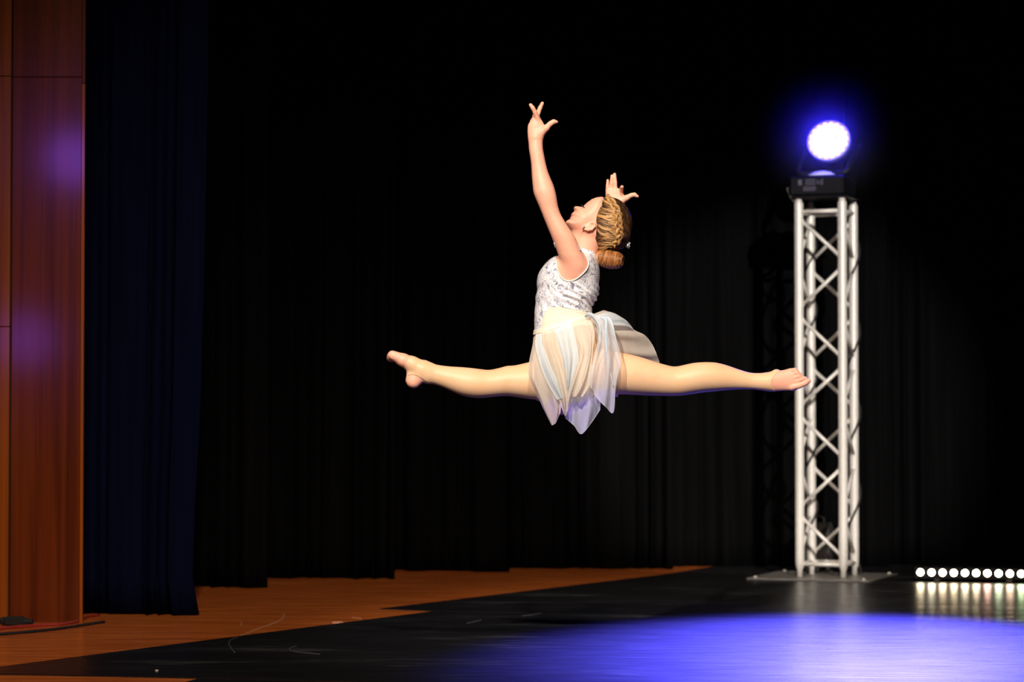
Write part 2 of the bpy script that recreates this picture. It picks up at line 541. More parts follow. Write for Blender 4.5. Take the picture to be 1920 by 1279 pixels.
# ------------------------------------------------------------------ curtains
def curtain(x0, y0, x1, y1, ztop, mat, label, pleats, amp, edge=None, seed=0, zbot=0.006):
    r = np.random.default_rng(seed)
    L = math.hypot(x1 - x0, y1 - y0)
    nu, nv = max(40, int(pleats * 14)), 26
    u = np.linspace(0, 1, nu)
    # irregular pleats: warped phase, uneven depth
    warp = u + 0.35 / pleats * np.sin(2 * math.pi * (u * pleats * 0.37 + r.random())) + 0.2 / pleats * np.sin(2 * math.pi * (u * pleats * 0.21 + r.random()))
    ph = 2 * math.pi * pleats * warp
    dep = amp * (0.65 + 0.35 * np.sin(2 * math.pi * (u * pleats * 0.29 + r.random())))
    tx, ty = (x1 - x0) / L, (y1 - y0) / L
    nx, ny = ty, -tx
    V = []
    for j in range(nv):
        t = j / (nv - 1)
        z = zbot + (ztop - zbot) * t
        s = np.sin(ph + 0.35 * math.sin(3 * t + seed)); s = np.sign(s) * np.abs(s) ** 0.75
        k = dep * (1.0 - 0.25 * t) * s
        sway = 0.012 * np.sin(2 * math.pi * (u * 2.3 + 0.4 * t) + seed)
        du = np.cos(ph) * 0.012 * (1 - 0.3 * t)
        if edge is not None:
            e = np.interp(z, [q[0] for q in edge], [q[1] for q in edge]) * u ** 1.5
        else:
            e = 0 * u
        px = x0 + (x1 - x0) * u + nx * (k + sway) + tx * (du + e)
        py = y0 + (y1 - y0) * u + ny * (k + sway) + ty * (du + e)
        V.append(np.stack([px, py, np.full(nu, z)], 1))
    V = np.concatenate(V)
    F = [(j * nu + i, j * nu + i + 1, (j + 1) * nu + i + 1, (j + 1) * nu + i) for j in range(nv - 1) for i in range(nu - 1)]
    o = build('stage_curtain', V, F, mat, None, True, origin=((x0 + x1) / 2, (y0 + y1) / 2, 0))
    s = o.modifiers.new('thickness', 'SOLIDIFY'); s.thickness = 0.004; s.offset = 0
    return tag(o, label, 'curtain')

g = on_floor
def cx(px, d): return (px - 960) / FPX * d
curtain(cx(140, 11.25), 11.27, cx(368, 11.2), 11.16, 3.9, M['blue_velvet'], 'navy blue pleated leg curtain hanging beside the wood wall', 6, 0.045,
        edge=[(0.0, 0.016), (0.06, -0.008), (0.15, -0.018), (0.5, -0.010), (0.9, 0.012), (1.6, 0.030), (2.5, 0.042), (3.9, 0.046)], seed=1)
curtain(cx(340, 13.0), 13.02, cx(497, 12.9), 12.90, 4.2, M['black_velvet'], 'black leg curtain just behind the navy curtain', 4, 0.05, seed=2)
curtain(cx(470, 13.7), 13.75, cx(744, 13.65), 13.62, 4.4, M['black_velvet'], 'black leg curtain behind the dancer\'s pointed front foot', 6, 0.055, seed=3)
curtain(cx(715, 14.35), 14.38, cx(957, 14.25), 14.25, 4.6, M['black_velvet'], 'black backdrop curtain panel left of the raised arm', 5, 0.05, seed=4)
curtain(cx(940, 14.55), 14.58, cx(1265, 14.5), 14.50, 4.6, M['black_velvet'], 'black backdrop curtain panel behind the dancer', 7, 0.05, seed=5)
curtain(cx(1248, 14.75), 14.78, cx(1660, 14.7), 14.70, 4.6, M['black_velvet'], 'black backdrop curtain panel behind the truss tower', 8, 0.05, seed=6)
curtain(cx(1640, 14.9), 14.92, cx(2120, 14.8), 14.80, 4.6, M['black_velvet'], 'black backdrop curtain panel above the row of floor lights', 9, 0.05, seed=7)

# ------------------------------------------------------------------ truss tower
TD = 13.5
def uz(py, Y=TD): return at(960, py, Y).z
A0 = on_floor(1500, 1086.5); TD = A0.y
th = math.radians(-22)
ax = Vector((math.cos(th), math.sin(th), 0)); ay = Vector((-math.sin(th), math.cos(th), 0))
S = 0.243
Ax = at(1500, 1086, TD)
PA = Vector((Ax.x, TD, 0)); PB = PA + ax * S; PC = PB + ay * S; PD = PA + ay * S
ctr = (PA + PC) / 2
ztop = uz(368.5)
tw = empty('truss_tower', (ctr.x, ctr.y, 0), 'silver aluminium box truss tower standing on a steel base plate', 'truss')
plate_c = ctr - ax * 0.03 + ay * 0.02
MB().box(plate_c + Vector((0, 0, 0.0095)), (0.68, 0.66, 0.010), Matrix.Rotation(th, 3, 'Z'), 0.003).build('base_plate', M['steel'], tw)
for sx, sy in ((-.3, -.29), (.3, -.29), (.3, .29), (-.3, .29)):
    c = plate_c + ax * sx + ay * sy
    MB().lathe(c + Vector((0, 0, 0.013)), [(0.012, 0), (0.012, 0.004), (0.008, 0.005), (0.008, 0.009), (0.005, 0.010)], n=10).build('bolt', M['alu'], tw)
for P in (PA, PB, PC, PD):
    MB().lathe(P, [(0.016, 0.014), (0.016, 0.055), (0.021, 0.062), (0.0245, 0.09), (0.025, 0.10), (0.025, ztop - 0.035), (0.0245, ztop - 0.03),
                   (0.018, ztop - 0.02), (0.018, ztop)], n=20).build('chord', M['alu'], tw, True)
def strut(a, b, z0, z1, r=0.010):
    d = (Vector(b) - Vector(a)).normalized()
    p = a + d * 0.018; q = b - d * 0.018
    m = MB(); m.tube([(p.x, p.y, z0), (q.x, q.y, z1)], r, 10)
    for e, z in ((p, z0), (q, z1)):           # weld beads where the brace meets the chord
        m.ball((e.x, e.y, z), (0.013, 0.013, 0.014), 8, 6)
    return m.build('brace', M['alu'], tw, True)
zf = [uz(y) for y in (412, 478, 506, 571, 598, 666, 693, 757, 786, 853, 881, 947, 974, 1041)]
for i in range(0, 14, 2):                      # front face zigzag starts at the left chord
    if (i // 2) % 2 == 0: strut(PA, PB, zf[i], zf[i + 1])
    else: strut(PB, PA, zf[i], zf[i + 1])
for i in range(0, 14, 2):                      # rear face in opposite phase
    if (i // 2) % 2 == 0: strut(PC, PD, zf[i], zf[i + 1])
    else: strut(PD, PC, zf[i], zf[i + 1])
for i in range(0, 14, 2):                      # the two side faces
    if (i // 2) % 2 == 0: strut(PB, PC, zf[i], zf[i + 1]); strut(PD, PA, zf[i], zf[i + 1])
    else: strut(PC, PB, zf[i], zf[i + 1]); strut(PA, PD, zf[i], zf[i + 1])
for z in (uz(394), uz(1060)):
    for a, b in ((PA, PB), (PB, PC), (PC, PD), (PD, PA)): strut(a, b, z, z, 0.0115)
zp = ztop
MB().box((ctr.x, ctr.y, zp + 0.004), (S + 0.075, S + 0.075, 0.008), Matrix.Rotation(th, 3, 'Z'), 0.002).build('top_plate', M['black'], tw)

# cable spiralling up the rear chord and one inside the right side
def twist(P, z0, z1, turns, R, r, label, n=160):
    pts = []
    for i in range(n):
        t = i / (n - 1)
        a = 2 * math.pi * turns * t
        pts.append((P.x + R * math.cos(a), P.y + R * math.sin(a), z0 + (z1 - z0) * t))
    o = MB().tube(pts, r, 6).build('lamp_cable', M['dark'], None, True, origin=(P.x, P.y, 0))
    return tag(o, label, 'cable')
twist(PD, 0.03, ztop - 0.05, 5.5, 0.033, 0.0065, 'black cable wound around the rear left leg of the truss')
twist(PC, 0.03, ztop - 0.05, 4.5, 0.034, 0.0065, 'black cable wound around the rear right leg of the truss')

# dark equipment behind the tower
bx = on_floor(1543, 1080, 0.0045) + Vector((0, 0.35, 0))
eq = empty('equipment_case', (bx.x, bx.y, 0), 'dark grey equipment case on the floor behind the truss tower', 'case')
dk = plain('grey_case', (0.035, 0.032, 0.03), 0.7)
MB().box((bx.x, bx.y, 0.150), (0.20, 0.16, 0.27), Matrix.Rotation(th, 3, 'Z'), 0.012).build('body', dk, eq)
MB().tube([(bx.x - .05, bx.y, 0.28), (bx.x - .05, bx.y, 0.31), (bx.x - .03, bx.y, 0.32), (bx.x + .03, bx.y, 0.32), (bx.x + .05, bx.y, 0.31), (bx.x + .05, bx.y, 0.28)], 0.007, 8).build('handle', M['dark'], eq, True)
for sx in (-.08, .08):
    for sy in (-.06, .06):
        MB().lathe((bx.x + sx, bx.y + sy, 0.0045), [(0.012, 0.0), (0.014, 0.012)], n=10).build('foot', M['dark'], eq)

# ------------------------------------------------------------------ moving head lamp on the tower
zb = zp + 0.008
Rb = Matrix.Rotation(th, 3, 'Z')
lc = ctr - ax * 0.02
lamp = empty('moving_head_light', (lc.x, lc.y, zb), 'black moving head stage light with glowing blue lens disc on the truss top', 'stage light')
bh = 0.115
bw, bd = 0.305, 0.285
MB().box(lc + Vector((0, 0, zb + bh / 2)), (bw, bd, bh), Rb, 0.014).build('base', M['black'], lamp)
front = lc - ay * (bd / 2 + 0.0008)
def fp(u, w): return front + ax * u + Vector((0, 0, zb + w))
# printed mark with an added glow, and four-digit display, on the base front
prn = emissive('print_display_glow', (0.30, 0.25, 0.40), 0.28, (0.02, 0.02, 0.02))
lg = MB()
lg.box(fp(-0.088, 0.077), (0.020, 0.001, 0.030), Rb)
for dz_ in (0.012, 0.0, -0.012): lg.box(fp(-0.030, 0.078 + dz_), (0.056, 0.001, 0.005), Rb)
lg.box(fp(0.010, 0.076), (0.005, 0.001, 0.022), Rb)
lg.build('printed_mark', prn, lamp)
def text(s, pos, size, name):
    c = bpy.data.curves.new(name, 'FONT'); c.body = s; c.size = size; c.align_x = 'CENTER'; c.align_y = 'CENTER'
    c.extrude = 0.0004
    tmp = bpy.data.objects.new('tmp', c)
    me = bpy.data.meshes.new_from_object(tmp)
    bpy.data.objects.remove(tmp); bpy.data.curves.remove(c)
    me.materials.clear(); me.materials.append(prn)
    o = bpy.data.objects.new(name, me); COL.objects.link(o)
    o.parent = lamp
    o.location = Vector(pos) - Vector(lamp.location)
    o.rotation_euler = (math.pi / 2, 0, th)
    return o
text('d', fp(0.030, 0.076), 0.048, 'printed_letter')
text('8888', fp(-0.035, 0.040), 0.036, 'display_digits')
MB().box(fp(0.090, 0.055), (0.05, 0.002, 0.06), Rb, 0.0009).build('button_panel', M['black'], lamp)
hub_z = zb + bh
MB().lathe(lc + Vector((0, 0, hub_z)), [(0.085, 0), (0.085, 0.006), (0.072, 0.016), (0.050, 0.028), (0.02, 0.034)], n=32).build('turntable', plain('pale_turntable', (0.7, 0.7, 0.72), 0.35), lamp, True)
hc = at(1553, 262, TD + 0.10)
Fn = Vector((-0.30, -0.86, 0.30)).normalized()
# yoke: two arms beside the head
side_v = Fn.cross(Vector((0, 0, 1))).normalized()
yk = MB()
for sgn in (-1, 1):
    b0 = Vector((lc.x, lc.y, hub_z + 0.012)) + side_v * (0.05 * sgn)
    b1 = Vector((lc.x, lc.y, hub_z + 0.03)) + side_v * (0.135 * sgn)
    b2 = hc - Fn * 0.09 + side_v * (0.142 * sgn)
    o = MB(); o.tube(spline([tuple(b0), tuple(b1), tuple((b1 + b2) / 2), tuple(b2)], 12), [0.020] * 8 + [0.022, 0.024, 0.026, 0.024], 12)
    o.build('yoke_arm', M['black'], lamp, True)
MB().lathe(hc, [(0.045, -0.16), (0.078, -0.15), (0.102, -0.11), (0.112, -0.058), (0.113, -0.035), (0.110, -0.013), (0.106, -0.013)], Fn, 40).build('head_shell', M['black'], lamp, True)
MB().lathe(hc, [(0.1135, -0.056), (0.1200, -0.050), (0.1210, -0.024), (0.1200, -0.006), (0.1175, -0.005), (0.1160, -0.011), (0.1065, -0.0125)], Fn, 40).build('bezel_ring', M['rim'], lamp, True)
blue_led = emissive('blue_led_lens', (0.032, 0.020, 1.0), 75.0, (0.2, 0.2, 0.3))
MB().lathe(hc, [(0.107, -0.0135), (0.107, -0.0115), (0.02, -0.0110)], Fn, 40).build('lens_plate', M['rim'], lamp)
fx = Fn.orthogonal().normalized(); fy = Fn.cross(fx)
Rl = Matrix((fx, fy, Fn)).transposed()
lens_me = None
for ring, nl in ((0, 1), (1, 6), (2, 12), (3, 18)):
    for i in range(nl):
        t = 2 * math.pi * i / max(nl, 1) + 0.1 * ring
        c = hc + (fx * math.cos(t) + fy * math.sin(t)) * (0.0308 * ring) - Fn * 0.012
        if lens_me is None:
            o = MB().lathe((0, 0, 0), [(0.0154, 0), (0.0154, 0.006), (0.0138, 0.012), (0.009, 0.0160), (0.003, 0.0175)], n=14).build('lens', blue_led, None, True)
            lens_me = o.data
        else:
            o = bpy.data.objects.new('lens', lens_me); COL.objects.link(o)
        o.parent = lamp
        o.matrix_local = Matrix.Translation(c - Vector(lamp.location)) @ Rl.to_4x4()
# small bracket and safety chain hanging left of the base
p0 = at(1477, 355, TD + 0.05); p1 = at(1483, 370, TD + .02); p2 = at(1494, 383, TD - 0.01)
chain = empty('safety_chain', tuple(p2), 'short steel safety chain hanging at the left of the stage light base', 'chain')
pts = spline([tuple(p0), tuple(p1), tuple(p2)], 9)
lk_mat = M['steel']
for i in range(9):
    c = Vector(pts[i]); t = (Vector(pts[min(i + 1, 8)]) - Vector(pts[max(i - 1, 0)])).normalized()
    n1 = t.orthogonal().normalized(); n1 = n1 if i % 2 else t.cross(n1)
    ring = [c + t * (0.011 * math.cos(a)) + n1 * (0.006 * math.sin(a)) for a in np.linspace(0, 2 * math.pi, 13)]
    MB().tube(ring, 0.0018, 6, False).build('chain_link', lk_mat, chain, True)
bq = at(1483, 356, TD + 0.06)
MB().tube(spline([tuple(at(1490, 352, TD + .03)), tuple(at(1482, 350, TD + .04)), tuple(p0)], 8), 0.003, 6).build('snap_hook', lk_mat, chain, True)

# scattering sphere added to imitate the lens bloom around the lamp
hz = N('lamp_bloom_scatter')
hz.t.nodes.remove(hz.b)
vs = hz.n('ShaderNodeVolumeScatter')
vs.inputs['Color'].default_value = (1, 1, 1, 1)
vs.inputs['Anisotropy'].default_value = 0.2
tc = hz.n('ShaderNodeTexCoord')
ln = hz.n('ShaderNodeVectorMath', operation='LENGTH'); hz.l(tc.outputs['Object'], ln.inputs[0])
BLOOM_R = 0.52
mr = hz.n('ShaderNodeMapRange'); mr.inputs['From Min'].default_value = 0.0; mr.inputs['From Max'].default_value = BLOOM_R
mr.inputs['To Min'].default_value = 1.0; mr.inputs['To Max'].default_value = 0.0
hz.l(ln.outputs['Value'], mr.inputs['Value'])
pw = hz.n('ShaderNodeMath', operation='POWER'); pw.inputs[1].default_value = 3.5; hz.l(mr.outputs[0], pw.inputs[0])
ml = hz.n('ShaderNodeMath', operation='MULTIPLY'); ml.inputs[1].default_value = 1.25; hz.l(pw.outputs[0], ml.inputs[0])
hz.l(ml.outputs[0], vs.inputs['Density'])
hz.l(vs.outputs[0], hz.out.inputs['Volume'])
hc2 = tuple(hc)
tag(MB().ball(hc2, BLOOM_R, 24, 14).build('lamp_bloom', hz.m, None, True, origin=hc2), 'scatter sphere added to imitate the blue lens bloom around the lamp', 'lens bloom', kind='stuff')

# ------------------------------------------------------------------ LED bar on the floor
lb0 = on_floor(1714, 1090.5, 0.004)
lbar = empty('led_light_bar', tuple(lb0), 'black bar of round warm white lights on the floor at the right', 'light bar')
dirx = Vector((math.cos(math.radians(-14)), math.sin(math.radians(-14)), 0)); diry = Vector((-dirx.y, dirx.x, 0))
RL = Matrix.Rotation(math.radians(-14), 3, 'Z')
LL = 1.08
MB().box(lb0 + dirx * (LL / 2) + diry * 0.035 + Vector((0, 0, 0.047)), (LL, 0.07, 0.068), RL, 0.005).build('housing', M['black'], lbar)
for s in (0.12, 0.5, 0.95):
    MB().box(lb0 + dirx * s + diry * 0.035 + Vector((0, 0, 0.0075)), (0.03, 0.09, 0.015), RL, 0.003).build('foot', M['dark'], lbar)
tints = [(1, .80, .52), (1, .86, .60), (1, .76, .50), (1, .80, .50), (1, .84, .56), (1, .78, .52), (1, .60, .45), (.86, .95, .60), (1, .70, .48), (.78, 1, .55)]
led_m = [emissive('warm_led', t, 34.0) for t in tints]
for i in range(18):
    c = lb0 + dirx * (0.034 + 0.0588 * i) - diry * 0.0005 + Vector((0, 0, 0.050))
    MB().lathe(c, [(0.0205, 0.0), (0.0205, 0.003), (0.0185, 0.0035)], -diry, 18).build('lens_ring', M['black'], lbar)
    MB().lathe(c, [(0.0178, 0.001), (0.0178, 0.004), (0.013, 0.008), (0.006, 0.010), (0.001, 0.0105)], -diry, 16).build('lens', led_m[i % 10], lbar, True)

# ------------------------------------------------------------------ the dancer: one smooth body from a distance field
D = 9.0
K = D / FPX                                   # metres per photo pixel at the dancer
def P3(px, py, dy=0.0): return np.array(at(px, py, D + dy))
VOX = 0.003
prims = []                                     # (lo, hi, function(X,Y,Z)->f, k)

def capsule(a, b, ra, rb, k=0.008, sy=1.0):
    a = np.asarray(a, float); b = np.asarray(b, float)
    r = max(ra, rb) * max(1, sy) + k + 0.012
    lo = np.minimum(a, b) - r; hi = np.maximum(a, b) + r
    ab = b - a
    def f(X, Y, Z):
        px, py, pz = X - a[0], (Y - a[1]) / sy, Z - a[2]
        bx, by, bz = ab[0], ab[1] / sy, ab[2]
        L2 = bx * bx + by * by + bz * bz + 1e-12
        t = np.clip((px * bx + py * by + pz * bz) / L2, 0, 1)
        return np.sqrt((px - t * bx) ** 2 + (py - t * by) ** 2 + (pz - t * bz) ** 2) - (ra + (rb - ra) * t)
    prims.append((lo, hi, f, k))

def chain_caps(pts, rs, k=0.006, sy=1.0):
    for i in range(len(pts) - 1):
        capsule(pts[i], pts[i + 1], rs[i], rs[i + 1], k, sy)

def ellipsoid(c, r, k=0.01, ang=0.0):
    """ang rotates in the x-z plane"""
    c = np.asarray(c, float); r = np.asarray(r, float)
    m = max(r) + k + 0.012
    ca, sa = math.cos(ang), math.sin(ang)
    def f(X, Y, Z):
        dx, dz = X - c[0], Z - c[2]
        u = (dx * ca + dz * sa) / r[0]; w = (-dx * sa + dz * ca) / r[2]
        return (np.sqrt(u * u + ((Y - c[1]) / r[1]) ** 2 + w * w) - 1) * min(r)
    prims.append((c - m, c + m, f, k))

def loft_x(st, k):
    """st rows: px, top, bottom, dy, ry (m)  ->  limb running along x"""
    R = []
    for px, t, b, dy, ry in st:
        pt, pb = P3(px, t, dy), P3(px, b, dy)
        R.append((pt[0], D + dy, (pt[2] + pb[2]) / 2, ry, (pt[2] - pb[2]) / 2))
    R = spline(R, 120); R = R[np.argsort(R[:, 0])]
    lo = np.array([R[0, 0], (R[:, 1] - R[:, 3]).min(), (R[:, 2] - R[:, 4]).min()]) - k - 0.012
    hi = np.array([R[-1, 0], (R[:, 1] + R[:, 3]).max(), (R[:, 2] + R[:, 4]).max()]) + k + 0.012
    def f(X, Y, Z):
        x = X.ravel()
        cy, cz, ry, rz = [np.interp(x, R[:, 0], R[:, j]).reshape(X.shape) for j in (1, 2, 3, 4)]
        e = np.sqrt(((Y - cy) / ry) ** 2 + ((Z - cz) / rz) ** 2)
        d = (e - 1) * np.minimum(ry, rz)
        return np.maximum(d, np.maximum(R[0, 0] - X, X - R[-1, 0]))
    prims.append((lo, hi, f, k))

def loft_z(st, k, sq=2.0):
    """st rows: py, left, right, dy, ry (m)  ->  limb or trunk running along z"""
    R = []
    for py, l, r, dy, ry in st:
        pl, pr = P3(l, py, dy), P3(r, py, dy)
        R.append((pl[2], (pl[0] + pr[0]) / 2, D + dy, (pr[0] - pl[0]) / 2, ry))
    R = spline(R, 120); R = R[np.argsort(R[:, 0])]
    lo = np.array([(R[:, 1] - R[:, 3]).min(), (R[:, 2] - R[:, 4]).min(), R[0, 0]]) - k - 0.012
    hi = np.array([(R[:, 1] + R[:, 3]).max(), (R[:, 2] + R[:, 4]).max(), R[-1, 0]]) + k + 0.012
    def f(X, Y, Z):
        z = Z.ravel()
        cxx, cy, rx, ry = [np.interp(z, R[:, 0], R[:, j]).reshape(Z.shape) for j in (1, 2, 3, 4)]
        e = (np.abs((X - cxx) / rx) ** sq + np.abs((Y - cy) / ry) ** sq) ** (1 / sq)
        d = (e - 1) * np.minimum(rx, ry)
        return np.maximum(d, np.maximum(R[0, 0] - Z, Z - R[-1, 0]))
    prims.append((lo, hi, f, k))

def poly_sd(pts, X, Z):
    """signed distance to a closed polygon, negative inside"""
    X, Z = np.broadcast_arrays(X, Z)
    d = np.full(X.shape, 1e9); s = np.zeros(X.shape, bool)
    n = len(pts)
    for i in range(n):
        a, b = pts[i], pts[(i + 1) % n]
        ex_, ez_ = b[0] - a[0], b[1] - a[1]
        wx, wz = X - a[0], Z - a[1]
        t = np.clip((wx * ex_ + wz * ez_) / (ex_ * ex_ + ez_ * ez_ + 1e-15), 0, 1)
        d = np.minimum(d, (wx - ex_ * t) ** 2 + (wz - ez_ * t) ** 2)
        c = (a[1] > Z) != (b[1] > Z)
        xi = a[0] + (Z - a[1]) * ex_ / (ez_ if abs(ez_) > 1e-12 else 1e-12)
        s ^= c & (X < xi)
    d = np.sqrt(d)
    return np.where(s, -d, d)

def inflate(poly_px, dyc, Wd, Rr, k):
    pts = [tuple(P3(x, y, dyc)[[0, 2]]) for x, y in poly_px]
    A = np.array(pts)
    lo = np.array([A[:, 0].min(), D + dyc - Wd, A[:, 1].min()]) - k - 0.012
    hi = np.array([A[:, 0].max(), D + dyc + Wd, A[:, 1].max()]) + k + 0.012
    def f(X, Y, Z):
        sd = poly_sd(pts, X[:, 0, :], Z[:, 0, :])[:, None, :]
        q = np.maximum(1 + np.minimum(sd, 0.03) / Rr, 0)
        e = np.sqrt(q * q + ((Y - D - dyc) / Wd) ** 2)
        return (e - 1) * min(Rr, Wd) * 0.8
    prims.append((lo, hi, f, k))

# trunk
trunk = [(478, 1049, 1112, 0, .085), (488, 1031, 1117, 0, .118), (502, 1018, 1122, 0, .126), (516, 1010, 1123, 0, .124), (530, 1008, 1122, 0, .119),
         (544, 1008, 1121.5, 0, .113), (556, 1006, 1119, 0, .107), (566, 1005.5, 1113, 0, .101), (573, 1004.5, 1110, 0, .098), (580, 1004, 1108, 0, .096),
         (590, 1003.5, 1109, 0, .097), (605, 1003, 1113, 0, .103), (620, 1003, 1120, 0, .111), (640, 1000, 1128, 0, .120), (665, 1000, 1133, 0, .125),
         (690, 1002, 1135, 0, .122), (715, 1008, 1131, 0, .112), (738, 1022, 1120, 0, .09), (752, 1040, 1105, 0, .06)]
loft_z(trunk, 0.012, 2.25)
# front leg (far side), pointing to the left of the picture
z3 = lambda x, y: (700 + x / 6.0, 600 + y / 6.0)
fl_st = []
for x, t, b, s in ((590, 470, 713, .70), (640, 488, 714, .80), (700, 505, 725, .88), (800, 521, 762, .92), (900, 530, 806, .95), (1000, 536, 845, .98), (1100, 545, 867, 1.0), (1200, 557, 874, 1.0),
                (1300, 566, 866, 1.0), (1400, 549, 856, 1.0), (1500, 523, 852, 1.0), (1600, 514, 862, 1.0), (1750, 480, 885, 1.0), (1860, 458, 902, 1.0),
                (2040, 410, 965, .95), (2250, 390, 990, .90)):
    px, pt = z3(x, t); pb = 600 + b / 6.0
    u = (x - 590) / 1660
    fl_st.append((px, pt, pb, 0.03 + 0.025 * u, (pb - pt) / 2 * K * s))
loft_x(fl_st, 0.012)
def q3(x, y, dy): return P3(*z3(x, y), dy)
R3 = lambda r: r * K
capsule(q3(600, 592, .03), q3(540, 560, .029), R3(18.5), R3(16.5), .012, .9)
capsule(q3(540, 560, .029), q3(440, 497, .027), R3(16.5), R3(12.6), .012, 1.05)
capsule(q3(520, 620, .029), q3(456, 690, .028), R3(15), R3(13.2), .010, .95)
capsule(q3(436, 530, .027), q3(440, 680, .028), R3(9.4), R3(11.2), .010, 1.0)
capsule(q3(440, 497, .027), q3(335, 452, .026), R3(12.6), R3(11.4), .014, 1.12)
capsule(q3(335, 452, .026), q3(262, 422, .026), R3(11.2), R3(9.8), .014, 1.25)
for i, (tx, ty, r) in enumerate(((202, 388, 6.8), (184, 402, 5.0), (178, 416, 4.8), (176, 430, 4.6), (180, 442, 4.4))):
    dy = 0.014 + 0.0075 * i
    chain_caps([q3(268, 414 + 6 * i, dy), q3(222, 398 + 7 * i, dy - .001), q3(tx + 6, ty + 1, dy)], [R3(r + 1.2), R3(r + .5), R3(r)], .009)
# rear leg (near side), pointing to the right, turned out
z4 = lambda x, y: (1130 + x / 4.683, 600 + y / 4.683)
rl_st = [(1085, 655, 762, -.045, .085), (1118, 655, 750, -.05, .085)]
for x, t, b, s in ((60, 272, 655, 1.0), (120, 283, 650, 1.0), (200, 298, 650, 1.0), (300, 320, 655, 1.0), (400, 350, 660, 1.0), (500, 383, 662, 1.0), (600, 409, 663, 1.0), (650, 411, 662, 1.0), (700, 402, 659, 1.0),
                (800, 381, 645, 1.0), (900, 374, 631, 1.0), (1000, 379, 622, .98), (1100, 405, 612, .95), (1200, 440, 606, .92), (1300, 467, 606, .9), (1400, 469, 615, .9)):
    px, pt = z4(x, t); pb = 600 + b / 4.683
    rl_st.append((px, pt, pb, -.05 + .02 * x / 1500, (pb - pt) / 2 * K * s))
rl_st += [(1441, 698.5, 733, -.03, .029), (1452, 695.6, 733.8, -.031, .026), (1463, 695.0, 733.2, -.032, .023), (1472, 693.2, 732.6, -.033, .020), (1480, 691.2, 732.6, -.034, .018), (1488, 691.5, 733.2, -.035, .0155), (1494, 693.5, 731.5, -.035, .012)]
loft_x(rl_st, 0.010)
ellipsoid(P3(1456, 696.5, -.03), (.010, .010, .006), .006)               # ankle bone
capsule(P3(1436, 716, -.02), P3(1447, 717, .022), .026, .022, .012)      # heel, behind
def toe(pts, rs): chain_caps([P3(*p) for p in pts], [r * K for r in rs], .0028)
toe([(1482, 695.5, -.038), (1490, 694.2, -.043), (1495, 696, -.040)], (4.6, 4.2, 3.4))
toe([(1485, 702, -.040), (1494, 699.5, -.046), (1500, 701.5, -.042)], (4.4, 4.1, 3.5))
toe([(1487, 709, -.042), (1497, 706.0, -.047), (1503.5, 707.0, -.043)], (4.4, 4.1, 3.6))
toe([(1489, 716, -.042), (1501, 712.5, -.047), (1510.5, 709.5, -.044)], (4.4, 4.0, 3.7))
toe([(1484, 726, -.039), (1498, 723.2, -.045), (1509, 718.8, -.044), (1516.5, 714.0, -.042)], (6.6, 5.4, 4.9, 4.3))
# near arm, raised
z1 = lambda x, y: (940 + x / 3.653, 170 + y / 3.653)
na = []
for y, l, r, dy in ((255, 212, 258, -.118), (290, 196, 277, -.118), (320, 188, 287, -.118), (345, 187, 284, -.118), (400, 189, 286, -.119), (450, 197, 295, -.120), (500, 204, 305, -.121), (550, 207, 318, -.122), (600, 210, 337, -.123), (650, 215, 358, -.124),
                    (700, 221, 372, -.125), (750, 240, 381, -.126), (800, 262, 390, -.126), (850, 282, 408, -.126), (900, 302, 437, -.125), (950, 322, 470, -.123), (1000, 343, 503, -.121),
                    (1050, 363, 526, -.118), (1100, 381, 545, -.114), (1150, 398, 566, -.108), (1210, 418, 588, -.095), (1260, 440, 588, -.080)):
    pl, py = z1(l, y); pr = 940 + r / 3.653
    na.append((py, pl, pr, dy, (pr - pl) / 2 * K * (0.92 if y < 380 else 1.0)))
loft_z(na, 0.010)
ellipsoid(P3(1077, 498, -.088), (.046, .050, .058), .016, 0.25)
# near hand
zh = lambda x, y: (970 + x / 12.79, 180 + y / 12.79)
qh = lambda x, y, dy: P3(*zh(x, y), dy)
h1 = [(zh(0, y)[1], zh(l, y)[0], zh(r, y)[0], -.118, ry) for y, l, r, ry in ((470, 392, 528, .012), (540, 350, 560, .014), (620, 300, 610, .0155), (700, 255, 650, .0165), (800, 246, 690, .0175),
      (900, 246, 665, .019), (1000, 258, 622, .0195), (1100, 285, 580, .018), (1200, 320, 545, .013))]
loft_z(h1, 0.006)
f1_ = [qh(490, 560, -.126), qh(425, 390, -.138), qh(372, 290, -.144), qh(318, 215, -.146)]
chain_caps(f1_, [R3(4.6), R3(4.2), R3(3.9), R3(3.3)], .003)                # finger crossing to the left
f2_ = [qh(450, 540, -.108), qh(500, 400, -.100), qh(545, 290, -.096), qh(600, 175, -.096)]
chain_caps(f2_, [R3(4.6), R3(4.4), R3(4.0), R3(3.3)], .003)                # finger to the right
f3_ = [qh(400, 560, -.106), qh(420, 470, -.080), qh(440, 460, -.055), qh(450, 500, -.040)]
chain_caps(f3_, [R3(4.6), R3(4.2), R3(3.9), R3(3.3)], .003)                # ring finger folded away
f4_ = [qh(350, 620, -.106), qh(380, 560, -.084), qh(400, 560, -.066), qh(415, 600, -.054)]
chain_caps(f4_, [R3(4.2), R3(3.8), R3(3.4), R3(3.0)], .003)                # little finger folded away
th_ = [qh(560, 880, -.124), qh(690, 770, -.130), qh(790, 668, -.132), qh(870, 617, -.131), qh(945, 622, -.129)]
chain_caps(th_, [R3(8.0), R3(5.6), R3(4.3), R3(3.9), R3(2.7)], .007)
# far arm, bent behind the head
ellipsoid(P3(1082, 494, .085), (.044, .048, .052), .016, 0.2)
chain_caps([P3(1082, 492, .095), P3(1112, 470, .19), P3(1142, 446, .285)], [.040, .035, .031], .012)
chain_caps([P3(1142, 446, .285), P3(1152, 420, .235), P3(1161, 388, .175)], [.032, .029, .0225], .010)
